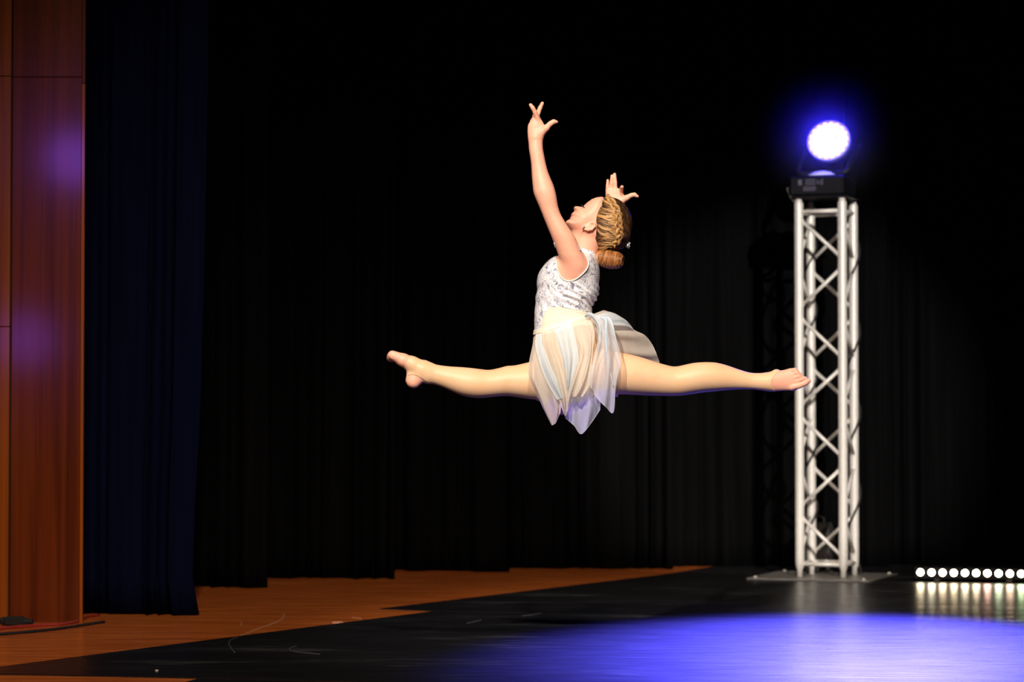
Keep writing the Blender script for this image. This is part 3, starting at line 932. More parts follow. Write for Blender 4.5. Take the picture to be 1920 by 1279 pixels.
# far hand, palm to the camera
zg = lambda x, y: (1120 + x / 15.99, 315 + y / 15.99)
HD = .165
qg = lambda x, y, dy=0.0: P3(*zg(x, y), HD + dy)
g1 = [(zg(0, y)[1], zg(l, y)[0], zg(r, y)[0], HD, ry) for y, l, r, ry in ((610, 262, 640, .009), (680, 256, 770, .011), (760, 250, 790, .012), (840, 244, 820, .013), (940, 300, 860, .015), (1040, 420, 810, .016),
      (1130, 520, 760, .018), (1220, 560, 770, .020))]
loft_z(g1, 0.006)
chain_caps([qg(308, 720), qg(306, 540, -.002), qg(312, 372)], [R3(3.5), R3(3.2), R3(2.7)], .0022)
chain_caps([qg(428, 690), qg(424, 460, -.002), qg(436, 240)], [R3(3.7), R3(3.4), R3(2.9)], .0022)
chain_caps([qg(548, 690), qg(540, 440, -.002), qg(518, 190)], [R3(3.8), R3(3.5), R3(3.1)], .0022)
chain_caps([qg(700, 740), qg(728, 610, -.020), qg(740, 565, -.048)], [R3(4.0), R3(3.8), R3(3.3)], .003)
chain_caps([qg(720, 980, -.004), qg(880, 895, -.010), qg(1010, 822, -.012), qg(1110, 800, -.012), qg(1205, 852, -.012)], [R3(7.0), R3(5.0), R3(3.9), R3(3.6), R3(2.8)], .006)
# neck
capsule(P3(1091, 492, -.004), P3(1103, 440, 0), R3(26), R3(25), .016)
capsule(P3(1084, 470, 0), P3(1096, 430, 0), R3(20), R3(22), .016)
# head: skull and face profile
z2 = lambda x, y: (1050 + x / 7.525, 350 + y / 7.525)
SK = z2(700, 535); SKR = (R3(41), .071, R3(50))
ellipsoid(P3(*SK), SKR, .012)
face = [(600, 142), (520, 150), (450, 176), (385, 222), (342, 262), (322, 284), (300, 285), (255, 279), (218, 277), (198, 290), (195, 314), (208, 337), (206, 352), (186, 364), (164, 382), (158, 404), (173, 420), (152, 432), (146, 446),
        (146, 458), (124, 466), (94, 482), (78, 502), (84, 530), (120, 575), (180, 640), (260, 720), (380, 760), (520, 760), (640, 600), (660, 300)]
inflate([z2(x, y) for x, y in face], 0.0, .060, .046, .010)
ellipsoid(P3(*z2(330, 470)), (R3(18), .050, R3(16)), .02, 0.6)            # cheeks and jaw
capsule(P3(*z2(225, 318), -.0075), P3(*z2(228, 318), .0075), .0055, .0055, .005)  # nostrils
# near and far ear
for sg in (-1, 1):
    ey_ = sg * .066
    pts = [(335, 590), (390, 612), (450, 602), (492, 560), (492, 520), (462, 508), (430, 522)]
    chain_caps([P3(*z2(x, y), ey_ * (1.0 if 0 < i < 6 else .94)) for i, (x, y) in enumerate(pts)], [.0050, .0046, .0044, .0044, .0042, .0040, .0038], .002)
    ellipsoid(P3(*z2(415, 560), sg * .058), (R3(10.5), .007, R3(5.0)), .004, 0.25)

lo = np.min([p[0] for p in prims], 0); hi = np.max([p[1] for p in prims], 0)
shape = np.ceil((hi - lo) / VOX).astype(int) + 1
G = np.full(shape, 0.05, np.float32)
AXS = [lo[i] + VOX * np.arange(shape[i]) for i in range(3)]
for plo, phi, f, k in prims:
    i0 = np.maximum(((plo - lo) / VOX).astype(int), 0); i1 = np.minimum(((phi - lo) / VOX).astype(int) + 2, shape)
    sl = tuple(slice(i0[j], i1[j]) for j in range(3))
    X = AXS[0][sl[0]][:, None, None]; Y = AXS[1][sl[1]][None, :, None]; Z = AXS[2][sl[2]][None, None, :]
    d = f(X, Y, Z).astype(np.float32)
    a = G[sl]
    h = np.maximum(k - np.abs(a - d), 0) / k
    G[sl] = np.minimum(a, d) - h * h * k * 0.25

def surface_nets(G, lo, vox):
    S_ = G < 0
    c = S_[:-1, :-1, :-1].astype(np.uint8)
    for dx in (0, 1):
        for dy in (0, 1):
            for dz in (0, 1):
                if dx + dy + dz:
                    c = c + S_[dx:S_.shape[0] - 1 + dx, dy:S_.shape[1] - 1 + dy, dz:S_.shape[2] - 1 + dz]
    I = np.argwhere((c > 0) & (c < 8))
    idx = np.full(c.shape, -1, np.int32); idx[I[:, 0], I[:, 1], I[:, 2]] = np.arange(len(I))
    co = [(a, b, d) for a in (0, 1) for b in (0, 1) for d in (0, 1)]
    val = {q: G[I[:, 0] + q[0], I[:, 1] + q[1], I[:, 2] + q[2]].astype(np.float64) for q in co}
    acc = np.zeros((len(I), 3)); cnt = np.zeros(len(I))
    for q in co:
        for ax_ in range(3):
            if q[ax_] == 0:
                p = list(q); p[ax_] = 1; p = tuple(p)
                va, vb = val[q], val[p]
                m = (va < 0) != (vb < 0)
                t = np.where(m, va / np.where(m, va - vb, 1), 0)
                pos = np.array(q, float)[None, :].repeat(len(I), 0); pos[:, ax_] += t
                acc[m] += pos[m]; cnt[m] += 1
    V = lo + vox * (I + acc / cnt[:, None])
    Q = []
    for ax_ in range(3):
        b_, c_ = (ax_ + 1) % 3, (ax_ + 2) % 3
        A = np.take(S_, np.arange(S_.shape[ax_] - 1), ax_); B = np.take(S_, np.arange(1, S_.shape[ax_]), ax_)
        E = np.argwhere(A != B)
        E = E[(E[:, b_] > 0) & (E[:, c_] > 0) & (E[:, b_] < S_.shape[b_] - 1) & (E[:, c_] < S_.shape[c_] - 1)]
        ins = S_[E[:, 0], E[:, 1], E[:, 2]]
        def cell(ob, oc):
            e = E.copy(); e[:, b_] -= ob; e[:, c_] -= oc
            return idx[e[:, 0], e[:, 1], e[:, 2]]
        q = np.stack([cell(1, 1), cell(0, 1), cell(0, 0), cell(1, 0)], 1)
        q[~ins] = q[~ins][:, ::-1]
        Q.append(q)
    Q = np.concatenate(Q)
    return V, Q[(Q >= 0).all(1)]

BV, BQ = surface_nets(G, lo, VOX)
del G
def relax(V, Q, it, f=0.5):
    E = np.concatenate([Q[:, [0, 1]], Q[:, [1, 2]], Q[:, [2, 3]], Q[:, [3, 0]]])
    E = np.concatenate([E, E[:, ::-1]])
    deg = np.bincount(E[:, 0], minlength=len(V))[:, None]
    for i in range(it):
        s = np.stack([np.bincount(E[:, 0], V[E[:, 1], j], len(V)) for j in range(3)], 1)
        lam = f if i % 2 == 0 else -f * 1.04
        V = V + lam * (s / deg - V)
    return V
BV = relax(BV, BQ, 4)
BT = np.concatenate([BQ[:, [0, 1, 2]], BQ[:, [0, 2, 3]]])
def vnormals(V, T):
    n = np.cross(V[T[:, 1]] - V[T[:, 0]], V[T[:, 2]] - V[T[:, 0]])
    o = np.zeros_like(V)
    for j in range(3):
        for c in range(3): o[:, c] += np.bincount(T[:, j], n[:, c], len(V))
    return o / (np.linalg.norm(o, axis=1, keepdims=True) + 1e-12)
vol = np.einsum('ij,ij->i', BV[BT[:, 0]], np.cross(BV[BT[:, 1]], BV[BT[:, 2]])).sum()
if vol < 0: BT = BT[:, ::-1]; BQ = BQ[:, ::-1]
BN = vnormals(BV, BT)

def clip(V, T, *fields):
    """keep the part of a triangle mesh where every field is negative; cut edges follow the field's zero line"""
    fields = [np.asarray(f, float) for f in fields]
    data = np.concatenate([V] + [f[:, None] for f in fields], 1)
    nf = len(fields)
    for k in range(nf):
        f = data[:, V.shape[1] + k]
        ins = f < 0
        c = ins[T].sum(1)
        keep = T[c == 3]
        cut = T[(c == 1) | (c == 2)]
        new = []; cache = {}; out = []
        n0 = len(data)
        def mid(a, b):
            key = (a, b) if a < b else (b, a)
            if key not in cache:
                t = f[a] / (f[a] - f[b])
                new.append(data[a] + (data[b] - data[a]) * t); cache[key] = n0 + len(new) - 1
            return cache[key]
        for tri in cut:
            for r in range(3):
                a, b, d = tri[r], tri[(r + 1) % 3], tri[(r + 2) % 3]
                if ins[a] and not ins[b] and not ins[d]:
                    out.append((a, mid(a, b), mid(a, d))); break
                if ins[a] and ins[b] and not ins[d]:
                    x, y = mid(b, d), mid(a, d)
                    out.append((a, b, x)); out.append((a, x, y)); break
        if new: data = np.concatenate([data, np.array(new)])
        T = np.concatenate([keep, np.array(out, dtype=T.dtype).reshape(-1, 3)])
    u, inv = np.unique(T, return_inverse=True)
    return data[u][:, :V.shape[1]], inv.reshape(-1, 3)

# the photo plane at the dancer: px, py of every body vertex (used to lay out the garment edges)
vz = (BV[:, 2] - CAM_Z) / BV[:, 1]
th_v = np.arctan(vz) - PITCH
BPX = W / 2 + FPX * BV[:, 0] / BV[:, 1] / (np.cos(np.arctan(vz)) ** -1 * np.cos(th_v))
BPY = H / 2 - FPX * np.tan(th_v)
BDY = BV[:, 1] - D
def pxpoly(poly): return poly_sd(poly, BPX, BPY)
body6 = np.concatenate([BV, BN], 1)
def garment(name, fields, off, mat, parent, thick=0.0015, wr=None):
    V6, T = clip(body6, BT, *fields)
    V = V6[:, :3] + V6[:, 3:] / (np.linalg.norm(V6[:, 3:], axis=1, keepdims=True) + 1e-9) * off
    if wr is not None: V = wr(V, V6[:, 3:])
    o = build(name, V, T, mat, parent)
    s = o.modifiers.new('cloth', 'SOLIDIFY'); s.thickness = thick; s.offset = -1
    return o, V, T

dancer = empty('person', tuple(P3(1070, 755, 0)), 'girl dancer leaping in a split in silver lace leotard and chiffon skirt', 'person')
body = build('body', BV, BQ, M['skin'], dancer)

arm_hole = [(1041, 455), (1043, 476), (1043.5, 488), (1045, 502), (1049, 515), (1055, 522.5), (1063, 526.5), (1072, 526), (1082, 521.5), (1092, 513), (1099.5, 504), (1102.5, 494), (1100, 484), (1094, 475), (1087, 469), (1083, 460)]
bod = [(960, 455)] + arm_hole + [(1092, 466), (1100, 468), (1110, 471), (1119, 480), (1160, 490), (1160, 588), (1109, 586), (1098, 584.5), (1088, 582.5), (1074, 579.5), (1060, 577), (1048, 575.8),
       (1038, 576), (1031, 577.5), (1026, 583), (1022, 590), (1018.5, 600), (1016.5, 610), (1015.5, 617), (1003, 620), (960, 624)]
fb = pxpoly(bod)
def wrk(V, Nn):
    # diagonal pull folds running from under the arm down to the small of the back
    x0_, z0_ = P3(1072, 560)[0], P3(1072, 560)[2]
    ph = 2 * math.pi * (0.50 * V[:, 0] + 0.86 * V[:, 2]) / 0.021 + 1.2 * np.sin(V[:, 0] * 45)
    w = np.clip(1.15 - np.abs(V[:, 2] - z0_) / 0.055, 0, 1) * np.clip((V[:, 0] - x0_ + 0.075) / 0.07, 0, 1)
    soft = np.clip(1 - np.abs(V[:, 2] - z0_ - 0.01) / 0.09, 0, 1)
    return V + Nn * (0.0026 * w * (np.sin(ph) + 0.7) + 0.0012 * soft * np.sin(ph * 0.47 + 3 * np.sin(V[:, 0] * 38)))[:, None]
bo, bV, bT = garment('bodice', [fb, np.abs(BDY) - 0.137], 0.0026, M['lace'], dancer, wr=wrk)
# bound edge of the armhole: a thin tube along the cut, sub-part of the bodice
def surf_line(poly, near, off, n=60):
    out = []
    q = spline(poly, n)
    m = (BDY < 0) if near else (BDY > 0)
    ids = np.where(m)[0]
    for x, y in q:
        d2 = (BPX[ids] - x) ** 2 + (BPY[ids] - y) ** 2
        near_i = ids[np.argsort(d2)[:10]]
        s = BDY[near_i]
        j = near_i[np.argmin(s) if near else np.argmax(s)]
        p = np.array(at(x, y, BV[j, 1])) + BN[j] * off
        out.append(p)
    out = np.array(out)
    for _ in range(3): out[1:-1] = (out[:-2] + 2 * out[1:-1] + out[2:]) / 4
    return out
for near in (True, False):
    MB().tube(surf_line(arm_hole[2:-2], near, 0.0025), 0.0026, 6).build('armhole_binding', M['trim'], bo, True)
nu_poly = [(1003, 560), (1060, 560), (1125, 575), (1160, 580), (1160, 680), (1140, 760), (990, 760), (960, 640), (990, 560)]
nf = np.maximum(pxpoly(nu_poly), -fb - 0.6)
leg_cut = np.maximum(1006 - BPX, BPX - 1110)
wrk2 = lambda V, Nn: V + Nn * (0.0012 * np.sin((V[:, 2] + 0.12 * V[:, 0]) * 700)[:, None] * np.clip(1.2 - np.abs(V[:, 2] - P3(0, 588)[2]) / 0.018, 0, 1)[:, None] * np.clip((V[:, 0] - P3(1030, 0)[0]) / 0.03, 0, 1)[:, None])
lo_, _, _ = garment('leotard_brief', [nf, leg_cut, np.abs(BDY) - 0.14], 0.0030, M['nude'], dancer, wr=wrk2)
lo_['label'] = 'nude coloured lower part of the leotard'
# tights: both legs, leaving fore-feet and heels bare
front_skin = [(690, 640), (770, 640), (769, 667), (765.5, 674), (762, 681), (760, 687), (756, 692), (690, 700)]
heel_skin = [(765, 704), (770, 702.6), (776, 702.6), (783, 705), (791, 709.5), (799, 715), (804, 720), (804, 745), (755, 745), (763, 712)]
rear_skin = [(1462, 685), (1460, 697), (1454, 702), (1450, 707), (1447.3, 714), (1447, 720), (1448.5, 727), (1453, 732), (1456, 745), (1560, 745), (1560, 685)]
sk = np.minimum(np.minimum(pxpoly(front_skin), pxpoly(heel_skin)), pxpoly(rear_skin))
tp = pxpoly([(700, 620), (985, 632), (1140, 632), (1560, 640), (1560, 780), (700, 780)])
tg, _, _ = garment('tights', [np.maximum(tp, -sk)], 0.0014, M['tights'], dancer, 0.001)
# waistband of the skirt: a sloping belt round the hips
bl = [(990, 618), (1004, 619.5), (1030, 613), (1055, 605), (1075, 598), (1092, 593), (1112, 588), (1140, 583), (1140, 592), (1112, 596), (1092, 600.5), (1075, 605), (1055, 612), (1030, 620), (1004, 628), (990, 630)]
wb, _, _ = garment('waistband', [pxpoly(bl), np.abs(BDY) - .15], 0.0050, M['band'], dancer, 0.003)

# lips, eyes, lashes, brows
lp = MB()
lp.ball(P3(*z2(167, 413), 0), (0.0050, .015, .0040), 12, 8, Matrix.Rotation(math.radians(-40), 3, 'Y'))
lp.ball(P3(*z2(158, 440), 0), (0.0050, .013, .0042), 12, 8, Matrix.Rotation(math.radians(-30), 3, 'Y'))
lp.build('lips', M['lips'], dancer, True)
for sg in (-1, 1):
    ec = P3(*z2(346, 312), sg * .026)
    MB().ball(ec, .0085, 14, 10).build('eye', M['eye'], dancer, True)
    ls = MB()
    for i in range(9):
        t = i / 8.0
        r0 = P3(*z2(328 + 34 * t, 276 + 30 * t), sg * (.022 + .014 * t))
        r1 = P3(*z2(296 + 34 * t, 250 + 22 * t), sg * (.026 + .016 * t))
        ls.tube(spline([tuple(r0), tuple((r0 + r1) / 2 + np.array((-.001, 0, -.002))), tuple(r1)], 5), [.0014, .0013, .0011, .0008, .0003], 5)
    ls.tube(spline([tuple(P3(*z2(320 + 8 * i, 272 + 9 * i), sg * (.021 + .004 * i))) for i in range(5)], 10), 0.0026, 6)
    ls.build('eyelashes', M['lash'], dancer, True)
# rhinestone ear studs
er = MB()
for x, y, r in ((312, 578, .0026), (330, 566, .0034), (346, 556, .0030)): er.ball(P3(*z2(x, y), -.0735), r, 8, 6)
er.build('earring', M['jewel'], dancer, True)
# toe nails of the near foot
for x, y, dy, r, an in ((1513.5, 714.8, -.0505, 2.6, 35), (1507.5, 709.5, -.0515, 1.9, 25), (1501.5, 705.6, -.0505, 1.6, 10)):
    MB().ball(P3(x, y, dy), (r * K * 1.2, .0012, r * K), 10, 6, Matrix.Rotation(math.radians(-an), 3, 'Y')).build('toenail', M['nail'], dancer, True)

# ------------------------------------------------------------------ hair
SC = P3(*SK)
def on_skull(x, y, lift, near=True):
    """point on the hair shell over photo spot (head zoom units) x, y"""
    p = P3(*z2(x, y), 0)
    rx, ry, rz = SKR[0] + .004, SKR[1] + .004, SKR[2] + .004
    u, w = (p[0] - SC[0]) / rx, (p[2] - SC[2]) / rz
    q = u * u + w * w
    if q > 0.985:
        s = math.sqrt(0.985 / q); u *= s; w *= s; q = 0.985
    h = math.sqrt(1 - q) * (-1 if near else 1)
    n = np.array((u / rx, h / ry, w / rz)); n /= np.linalg.norm(n)
    return SC + np.array((u * rx, h * ry, w * rz)) + n * lift

hairline = [(600, 118), (560, 190), (505, 265), (455, 335), (440, 410), (470, 478), (505, 520), (512, 600), (500, 690), (470, 780), (458, 850), (500, 920)]
hp = [z2(*q) for q in hairline] + [z2(560, 960), z2(760, 960), z2(900, 930), z2(1100, 700), z2(1100, 300), z2(800, 60)]
# cap of hair over the skull
nth, nph = 96, 64
Vc, Fc = [], []
for i in range(nph + 1):
    a = math.pi * i / nph
    for j in range(nth):
        t = 2 * math.pi * j / nth
        Vc.append(SC + np.array(((SKR[0] + .003) * math.sin(a) * math.cos(t), (SKR[1] + .003) * math.sin(a) * math.sin(t), (SKR[2] + .003) * math.cos(a))))
Vc = np.array(Vc)
Tc = []
for i in range(nph):
    for j in range(nth):
        k = (j + 1) % nth
        a, b, c, d = i * nth + j, i * nth + k, (i + 1) * nth + k, (i + 1) * nth + j
        Tc += [(a, d, c), (a, c, b)]
Tc = np.array(Tc)
cpx = W / 2 + FPX * Vc[:, 0] / Vc[:, 1]
cpy = H / 2 - FPX * np.tan(np.arctan((Vc[:, 2] - CAM_Z) / Vc[:, 1]) - PITCH)
Vh, Th = clip(Vc, Tc, poly_sd(hp, cpx, cpy))
hair = build('hair', Vh, Th, M['hair'], dancer)
hair['label'] = 'dark blond hair combed back tight to the head'
def set_strand(o, vals):
    at_ = o.data.attributes.new('strand', 'FLOAT', 'POINT')
    at_.data.foreach_set('value', np.asarray(vals, np.float32))
set_strand(hair, np.full(len(hair.data.vertices), 0.08))

class Strands:
    def __init__(s): s.m = MB(); s.v = []
    def add(s, pts, r, val, n=5):
        s.m.tube(pts, r, n)
        vv = np.broadcast_to(np.asarray(val, float), (len(pts),))
        s.v += list(np.repeat(vv, n))
    def build(s, name, mat, parent):
        o = s.m.build(name, mat, parent, True); set_strand(o, s.v); return o
braid_path = spline([(655, 165), (715, 235), (765, 330), (795, 430), (805, 520), (815, 610), (825, 700), (790, 780), (735, 830)], 80)
st = Strands()
HL = spline(hairline, 200)
for i in range(260):
    t = rng.random()
    h0 = HL[int(t * 199)] + rng.normal(0, 7, 2) + np.array((rng.exponential(12), 0))
    te = np.clip(0.24 + 0.74 * t + rng.normal(0, .09), 0, 1)
    e = braid_path[int(te * 79)] + rng.normal(0, 12, 2)
    d = e - h0
    nrm = np.array((-d[1], d[0])) / (np.linalg.norm(d) + 1e-6)
    arc = (26 * math.sin(math.pi * t * 1.1) - 16 + rng.normal(0, 14))
    path = spline([h0, h0 + d * .3 + nrm * arc * .75, h0 + d * .65 + nrm * arc, e], 14)
    lift = np.linspace(.0001, .0036, 14) + abs(rng.normal(0, .0012)) * np.linspace(.2, 1, 14)
    pts = [on_skull(p[0], p[1], l) for p, l in zip(path, lift)]
    rad = rng.choice([.0009, .0013, .0019, .0027], p=[.3, .35, .25, .1])
    val = np.clip(rng.normal(.46, .27) + np.linspace(-.48, .22, 14), 0.0, .98)
    st.add(pts, list(rad * np.clip(np.linspace(.3, 1.3, 14), .3, 1)), val)
# a few broader locks tucked in loops towards the plait
for pts_, r_, v_ in (([(520, 420), (620, 455), (720, 440), (790, 400)], .0042, .85), ([(530, 560), (610, 610), (700, 620), (780, 560)], .0045, .8), ([(640, 520), (660, 590), (720, 610), (770, 590)], .0036, .55),
                     ([(520, 620), (580, 680), (660, 690), (760, 650)], .0040, .7), ([(580, 760), (640, 730), (700, 730), (760, 735)], .0035, .8), ([(490, 860), (560, 875), (640, 865), (700, 830)], .0042, .75), ([(600, 210), (660, 250), (720, 290), (770, 360)], .0036, .8)):
    q = spline(pts_, 20)
    for o_ in range(4):
        st.add([on_skull(x + 4 * math.sin(o_), y + 9 * o_ - 14, .0022 + .002 * math.sin(math.pi * i_ / 19)) for i_, (x, y) in enumerate(q)], list(r_ * .42 * np.sin(np.linspace(.35, 2.8, 20))), float(np.clip(v_ + rng.normal(0, .12), 0, 1)))
# behind the braid: from the crown back over the occiput down to the bun
for i in range(90):
    t = i / 89
    a = braid_path[int(t * 62)] + np.array((25, -6)) + rng.normal(0, 8, 2)
    e = np.array((690 + 190 * t + rng.normal(0, 10), 900 - 25 * t))
    bulge = np.array((150 + 60 * t, 60))
    path = spline([a, (a + e) / 2 + bulge * (1 - .35 * abs(2 * t - 1)), e], 14)
    pts = [on_skull(p[0], p[1], .001 + .0008 * rng.random()) for p in path]
    st.add(pts, rng.uniform(.0012, .0022), float(np.clip(rng.normal(.12, .10), 0, .5)))
# the far side of the head
for i in range(60):
    h0 = HL[int(i * 2.4)]
    e = np.array((700 + 3 * i, 890 - 2 * i))
    path = spline([h0, (h0 + e) / 2 + np.array((140, 20)), e], 12)
    st.add([on_skull(p[0], p[1], .001, False) for p in path], .0024, float(np.clip(rng.normal(.2, .15), 0, .8)))
st.build('hair_strands', M['hair'], hair)['kind'] = 'stuff'
# plait: three interlaced locks
for ph in range(3):
    b = Strands()
    for sub in range(7):
        sa = 2 * math.pi * sub / 7
        pts = []
        n = 150
        for i in range(n):
            t = i / (n - 1)
            p = braid_path[min(int(t * 79), 78)] * (1 - (t * 79) % 1) + braid_path[min(int(t * 79) + 1, 79)] * ((t * 79) % 1)
            a_, c_ = braid_path[max(int(t * 79) - 2, 0)], braid_path[min(int(t * 79) + 3, 79)]
            tn = (c_ - a_) / np.linalg.norm(c_ - a_); nn = np.array((-tn[1], tn[0]))
            w = 2 * math.pi * (t * 2.7 + ph / 3)
            env = 0.55 + 0.45 * math.sin(math.pi * min(1, t * 1.05)) 
            off = 40 * env * math.sin(w)
            lift = .0055 + .0032 * math.sin(2 * w)
            rr = .0046 * env
            pp = p + nn * (off + 7.525 / K * rr * math.cos(sa + w))
            pts.append(on_skull(pp[0], pp[1], lift + rr * math.sin(sa + w)))
        b.add(pts, .0023, float(np.clip(.62 + .28 * math.sin(sub * 2.1 + ph), 0, 1)))
    b.build('braid_lock', M['hair'], hair)
# bun: an oval coil of twisted locks
bc = P3(*z2(700, 1022), -.012)
ang = math.radians(-10)
Rbun = Matrix.Rotation(-ang, 3, 'Y')
bn = Strands()
bn.m.ball(bc, (R3(25.5), .036, R3(16.5)), 24, 16, Rbun); bn.v += [.25] * len(bn.m.V)
for i in range(70):
    s0 = (i + rng.random()) / 70.0
    pts = []
    tl = rng.normal(0, .10); u0 = -0.95 + 1.9 * s0
    for j in range(22):
        # bands wrapped round the coil, each with its own slight slant
        a = 2 * math.pi * j / 21
        u = float(np.clip(u0 + tl * math.sin(a) + .10 * math.cos(a), -.985, .985))
        rad = math.sqrt(max(0, 1 - u * u)) ** 0.7
        v = Vector((R3(26.5) * u, .0372 * rad * math.cos(a), R3(17.4) * rad * math.sin(a)))
        pts.append(tuple(Vector(bc) + Rbun @ v))
    bn.add(pts, rng.uniform(.0014, .0027), float(np.clip(rng.normal(.48, .2), .05, .95)))
bo_ = bn.build('hair_bun', M['bun'], dancer)
bo_['label'] = 'coiled copper blond bun at the nape'
# silver ribbon rosette behind the head
fl_ = MB()
oc = P3(*z2(955, 800), -.005)
for i in range(16):
    a = 2.399 * i
    rr = .0075 * math.sqrt(i / 15.0)
    c = Vector(oc) + Vector((.5 * rr * math.cos(a) + .0, rr * math.sin(2 * a), 1.75 * rr * math.sin(a)))
    nrm = Vector((math.cos(a) * .6 + .35, -.6, math.sin(a) * .8)).normalized()
    t1 = nrm.orthogonal().normalized(); t2 = nrm.cross(t1)
    loop = [c + t1 * (.0062 * math.cos(q)) + t2 * (.0038 * math.sin(q)) + nrm * (.003 * math.cos(2 * q)) for q in np.linspace(0, 2 * math.pi, 14)]
    fl_.tube(loop, .0014, 6, False)
fl_.build('hair_ribbon', M['silver'], dancer, True)['label'] = 'silver ribbon rosette at the back of the head'

# ------------------------------------------------------------------ chiffon skirt
zs = lambda x, y: (980 + x / 5.115, 580 + y / 5.115)
def skirt_panel(cols, mat, folds, amp, hem_mat=None, label=None, nu=46, nv=40, seed=0, top_amp=0.15, hem_edges=('b',), hem_r=.0008):
    """cols: list of columns, each a list of (x, y, dy) in skirt zoom units from the waist down"""
    r = np.random.default_rng(seed)
    C = np.array([spline(c, nv) for c in cols])                       # m, nv, 3
    S_ = np.stack([spline(C[:, j], nu) for j in range(nv)], 1)        # nu, nv, 3
    u = np.linspace(0, 1, nu)[:, None]; v = np.linspace(0, 1, nv)[None, :]
    ph = r.random() * 6.28
    wv = np.sin(2 * math.pi * folds * (u + 0.05 * np.sin(3 * v + ph)) + ph) + 0.22 * np.sin(2 * math.pi * folds * 1.9 * u + 2 * ph + 2.0 * v)
    S_[:, :, 2] += amp * (top_amp + (1 - top_amp) * v ** 0.8) * wv
    V = np.array([P3(*zs(p[0], p[1]), p[2]) for p in S_.reshape(-1, 3)])
    F = [(i * nv + j, (i + 1) * nv + j, (i + 1) * nv + j + 1, i * nv + j + 1) for i in range(nu - 1) for j in range(nv - 1)]
    o = build('skirt_panel', V, F, mat, dancer)
    if label: o['label'] = label
    G_ = V.reshape(nu, nv, 3)
    hm = MB()
    for e in hem_edges:
        line = {'b': G_[:, -1], 'l': G_[0], 'r': G_[-1]}[e]
        hm.tube(line, hem_r, 5)
    if hm.V: hm.build('rolled_hem', hem_mat or M['hem'], o, True)
    return o

near = -.125
# inner beige layer, front left with the lavender tip
skirt_panel([[(118, 228, -.02), (96, 350, -.06), (62, 520, -.10), (62, 650, -.11), (130, 800, -.11), (190, 930, -.10), (278, 1112, -.09)],
             [(150, 222, -.07), (140, 350, -.10), (130, 520, -.125), (160, 700, -.13), (210, 850, -.125), (250, 980, -.115), (290, 1108, -.10)],
             [(210, 210, -.10), (220, 350, -.12), (240, 520, -.135), (270, 700, -.135), (300, 850, -.13), (330, 970, -.12), (318, 1085, -.11)],
             [(290, 196, -.115), (310, 350, -.13), (340, 520, -.14), (370, 700, -.14), (380, 830, -.135), (372, 920, -.13), (362, 985, -.12)]],
            M['beige'], 2.0, .011, label='beige chiffon panel with a lavender lit tip over the front thigh', seed=1, hem_edges=('b', 'l'))
# far panels hanging behind the legs
skirt_panel([[(150, 240, .11), (140, 500, .13), (170, 760, .14), (260, 960, .14)], [(330, 210, .12), (330, 500, .15), (350, 800, .15), (370, 1010, .145)],
             [(520, 140, .12), (540, 500, .15), (560, 800, .15), (560, 980, .145)], [(700, 90, .11), (760, 420, .14), (800, 700, .15), (790, 830, .15)],
             [(760, 60, .08), (900, 420, .12), (940, 680, .13), (912, 842, .12)]], M['beige'], 4, .012, seed=9)
# centre tip, seen through from behind
skirt_panel([[(420, 500, -.10), (420, 700, -.11), (405, 900, -.11), (412, 1046, -.105)], [(500, 500, -.115), (500, 720, -.115), (490, 940, -.115), (490, 1112, -.11)],
             [(570, 480, -.12), (580, 720, -.12), (580, 960, -.12), (560, 1196, -.11)], [(620, 480, -.12), (650, 720, -.12), (680, 900, -.12), (640, 1112, -.11)],
             [(650, 480, -.115), (690, 700, -.115), (740, 850, -.11), (742, 965, -.10)]], M['white'], 2.4, .010, label='pale chiffon panel with the lowest hanging tip', seed=2, hem_edges=('b', 'l', 'r'))
# beige middle
skirt_panel([[(190, 220, -.118), (205, 350, -.135), (262, 560, -.15), (345, 850, -.15), (398, 1008, -.14)], [(250, 205, -.122), (270, 360, -.145), (340, 580, -.158), (400, 850, -.155), (408, 1012, -.142)],
             [(310, 185, -.125), (345, 350, -.148), (420, 580, -.158), (440, 760, -.155), (430, 905, -.145)]], M['beige'], 1.6, .011, seed=3, hem_edges=('b', 'l'))
# narrow blue streamer at the left
skirt_panel([[(128, 240, -.095), (122, 350, -.12), (165, 520, -.145), (230, 690, -.15), (330, 868, -.148)], [(155, 236, -.10), (165, 350, -.128), (215, 520, -.155), (285, 690, -.16), (368, 858, -.152)],
             [(184, 232, -.104), (196, 345, -.13), (255, 520, -.155), (335, 690, -.158), (398, 838, -.15)]], M['blue'], 1.3, .005, label='narrow pale blue chiffon streamer', seed=4, hem_edges=('l',))
# wide blue panel
skirt_panel([[(296, 200, -.128), (330, 290, -.145), (392, 500, -.165), (430, 770, -.165)], [(370, 165, -.13), (400, 290, -.152), (440, 500, -.172), (434, 780, -.168)],
             [(470, 130, -.13), (510, 290, -.15), (530, 480, -.168), (445, 790, -.166)]], M['blue'], 1.7, .010, label='wide pale blue chiffon panel down the hip', seed=5, hem_edges=('l',))
# beige over-panel that swings across
skirt_panel([[(470, 120, -.13), (500, 250, -.15), (540, 420, -.172), (470, 680, -.178), (420, 860, -.17), (408, 1035, -.155)], [(540, 98, -.13), (570, 250, -.158), (600, 420, -.18), (540, 640, -.188), (490, 800, -.18), (470, 860, -.17)],
             [(600, 84, -.128), (640, 230, -.16), (650, 400, -.182), (610, 610, -.19), (560, 760, -.184), (520, 836, -.175)], [(650, 84, -.122), (690, 230, -.158), (672, 400, -.18), (655, 600, -.186), (645, 720, -.182), (575, 838, -.174)]],
            M['beige'], 2.0, .012, label='beige chiffon panel swinging across the middle', seed=6, hem_edges=('b', 'r'))
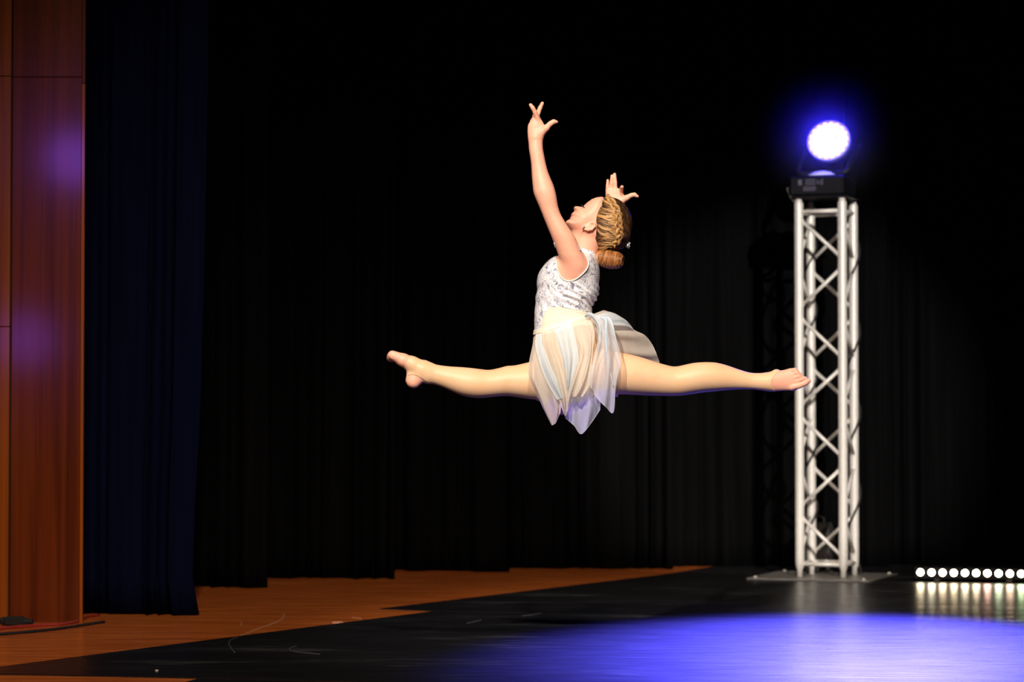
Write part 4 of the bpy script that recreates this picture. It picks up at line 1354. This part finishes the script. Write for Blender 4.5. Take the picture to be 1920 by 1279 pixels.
# white-blue flowing panel with the right hand tip
skirt_panel([[(600, 66, -.125), (690, 108, -.155), (725, 260, -.175), (690, 440, -.185), (652, 610, -.185), (650, 742, -.175)], [(640, 40, -.12), (735, 110, -.16), (770, 280, -.185), (750, 460, -.195), (735, 660, -.192), (700, 832, -.18)],
             [(700, 52, -.115), (780, 100, -.16), (812, 280, -.188), (815, 470, -.198), (815, 700, -.194), (790, 930, -.18)], [(770, 66, -.105), (835, 108, -.15), (872, 270, -.18), (905, 460, -.195), (870, 720, -.19), (868, 990, -.175)],
             [(800, 80, -.095), (860, 130, -.14), (890, 270, -.17), (945, 490, -.185), (905, 700, -.182), (886, 800, -.172)]], M['white'], 2.3, .014, label='sheer white blue chiffon panel flowing over the rear thigh', seed=7, top_amp=.5, hem_edges=('b', 'l', 'r'), hem_r=.0010)
# loops of gathered chiffon at the waist
lp_ = MB()
for pts in ([(604, 70, -.135), (625, 46, -.15), (665, 52, -.16), (700, 90, -.17), (735, 150, -.18), (745, 220, -.186), (728, 300, -.188)],
            [(720, 78, -.13), (770, 84, -.155), (800, 110, -.17), (800, 210, -.19), (798, 330, -.196), (822, 520, -.20), (850, 650, -.196), (872, 740, -.19)],
            [(770, 76, -.12), (826, 90, -.14), (856, 140, -.16), (880, 240, -.178), (915, 370, -.19)]):
    q = spline(pts, 28)
    lp_.tube([P3(*zs(a, b), c) for a, b, c in q], list(.0062 * np.interp(np.linspace(0, 1, 28), [0, .2, .6, 1], [.7, 1.0, .7, .25])), 8)
lp_.build('gathered_chiffon', M['blue'], dancer, True)
# back flare lifted by the leap: beige with a blue band on top
skirt_panel([[(640, 60, -.06), (760, 14, .0), (780, 10, .03), (790, 12, .06)], [(650, 90, -.08), (800, 60, -.03), (900, 50, .03), (960, 100, .08)], [(660, 140, -.09), (840, 150, -.05), (980, 150, .02), (1064, 196, .08)],
             [(690, 220, -.09), (860, 250, -.06), (1060, 260, .01), (1172, 252, .09)], [(720, 300, -.08), (900, 340, -.05), (1110, 350, .02), (1242, 342, .09)],
             [(760, 380, -.06), (960, 430, -.03), (1150, 450, .03), (1290, 450, .09)], [(800, 460, -.03), (980, 500, .0), (1180, 530, .05), (1316, 530, .09)]],
            M['beige'], 3.2, .010, label='beige chiffon panel flaring out behind', seed=8, top_amp=.4, hem_edges=('b',), nu=60)
skirt_panel([[(700, 60, -.09), (800, 30, -.05), (880, 42, -.01), (905, 52, .02)], [(740, 90, -.11), (840, 90, -.07), (940, 92, -.02), (1000, 116, .03)], [(770, 120, -.12), (870, 150, -.08), (990, 160, -.02), (1062, 194, .04)]],
            M['blue'], 1.5, .006, label='pale blue chiffon band on top of the back flare', seed=10, hem_edges=('b', 'r'))
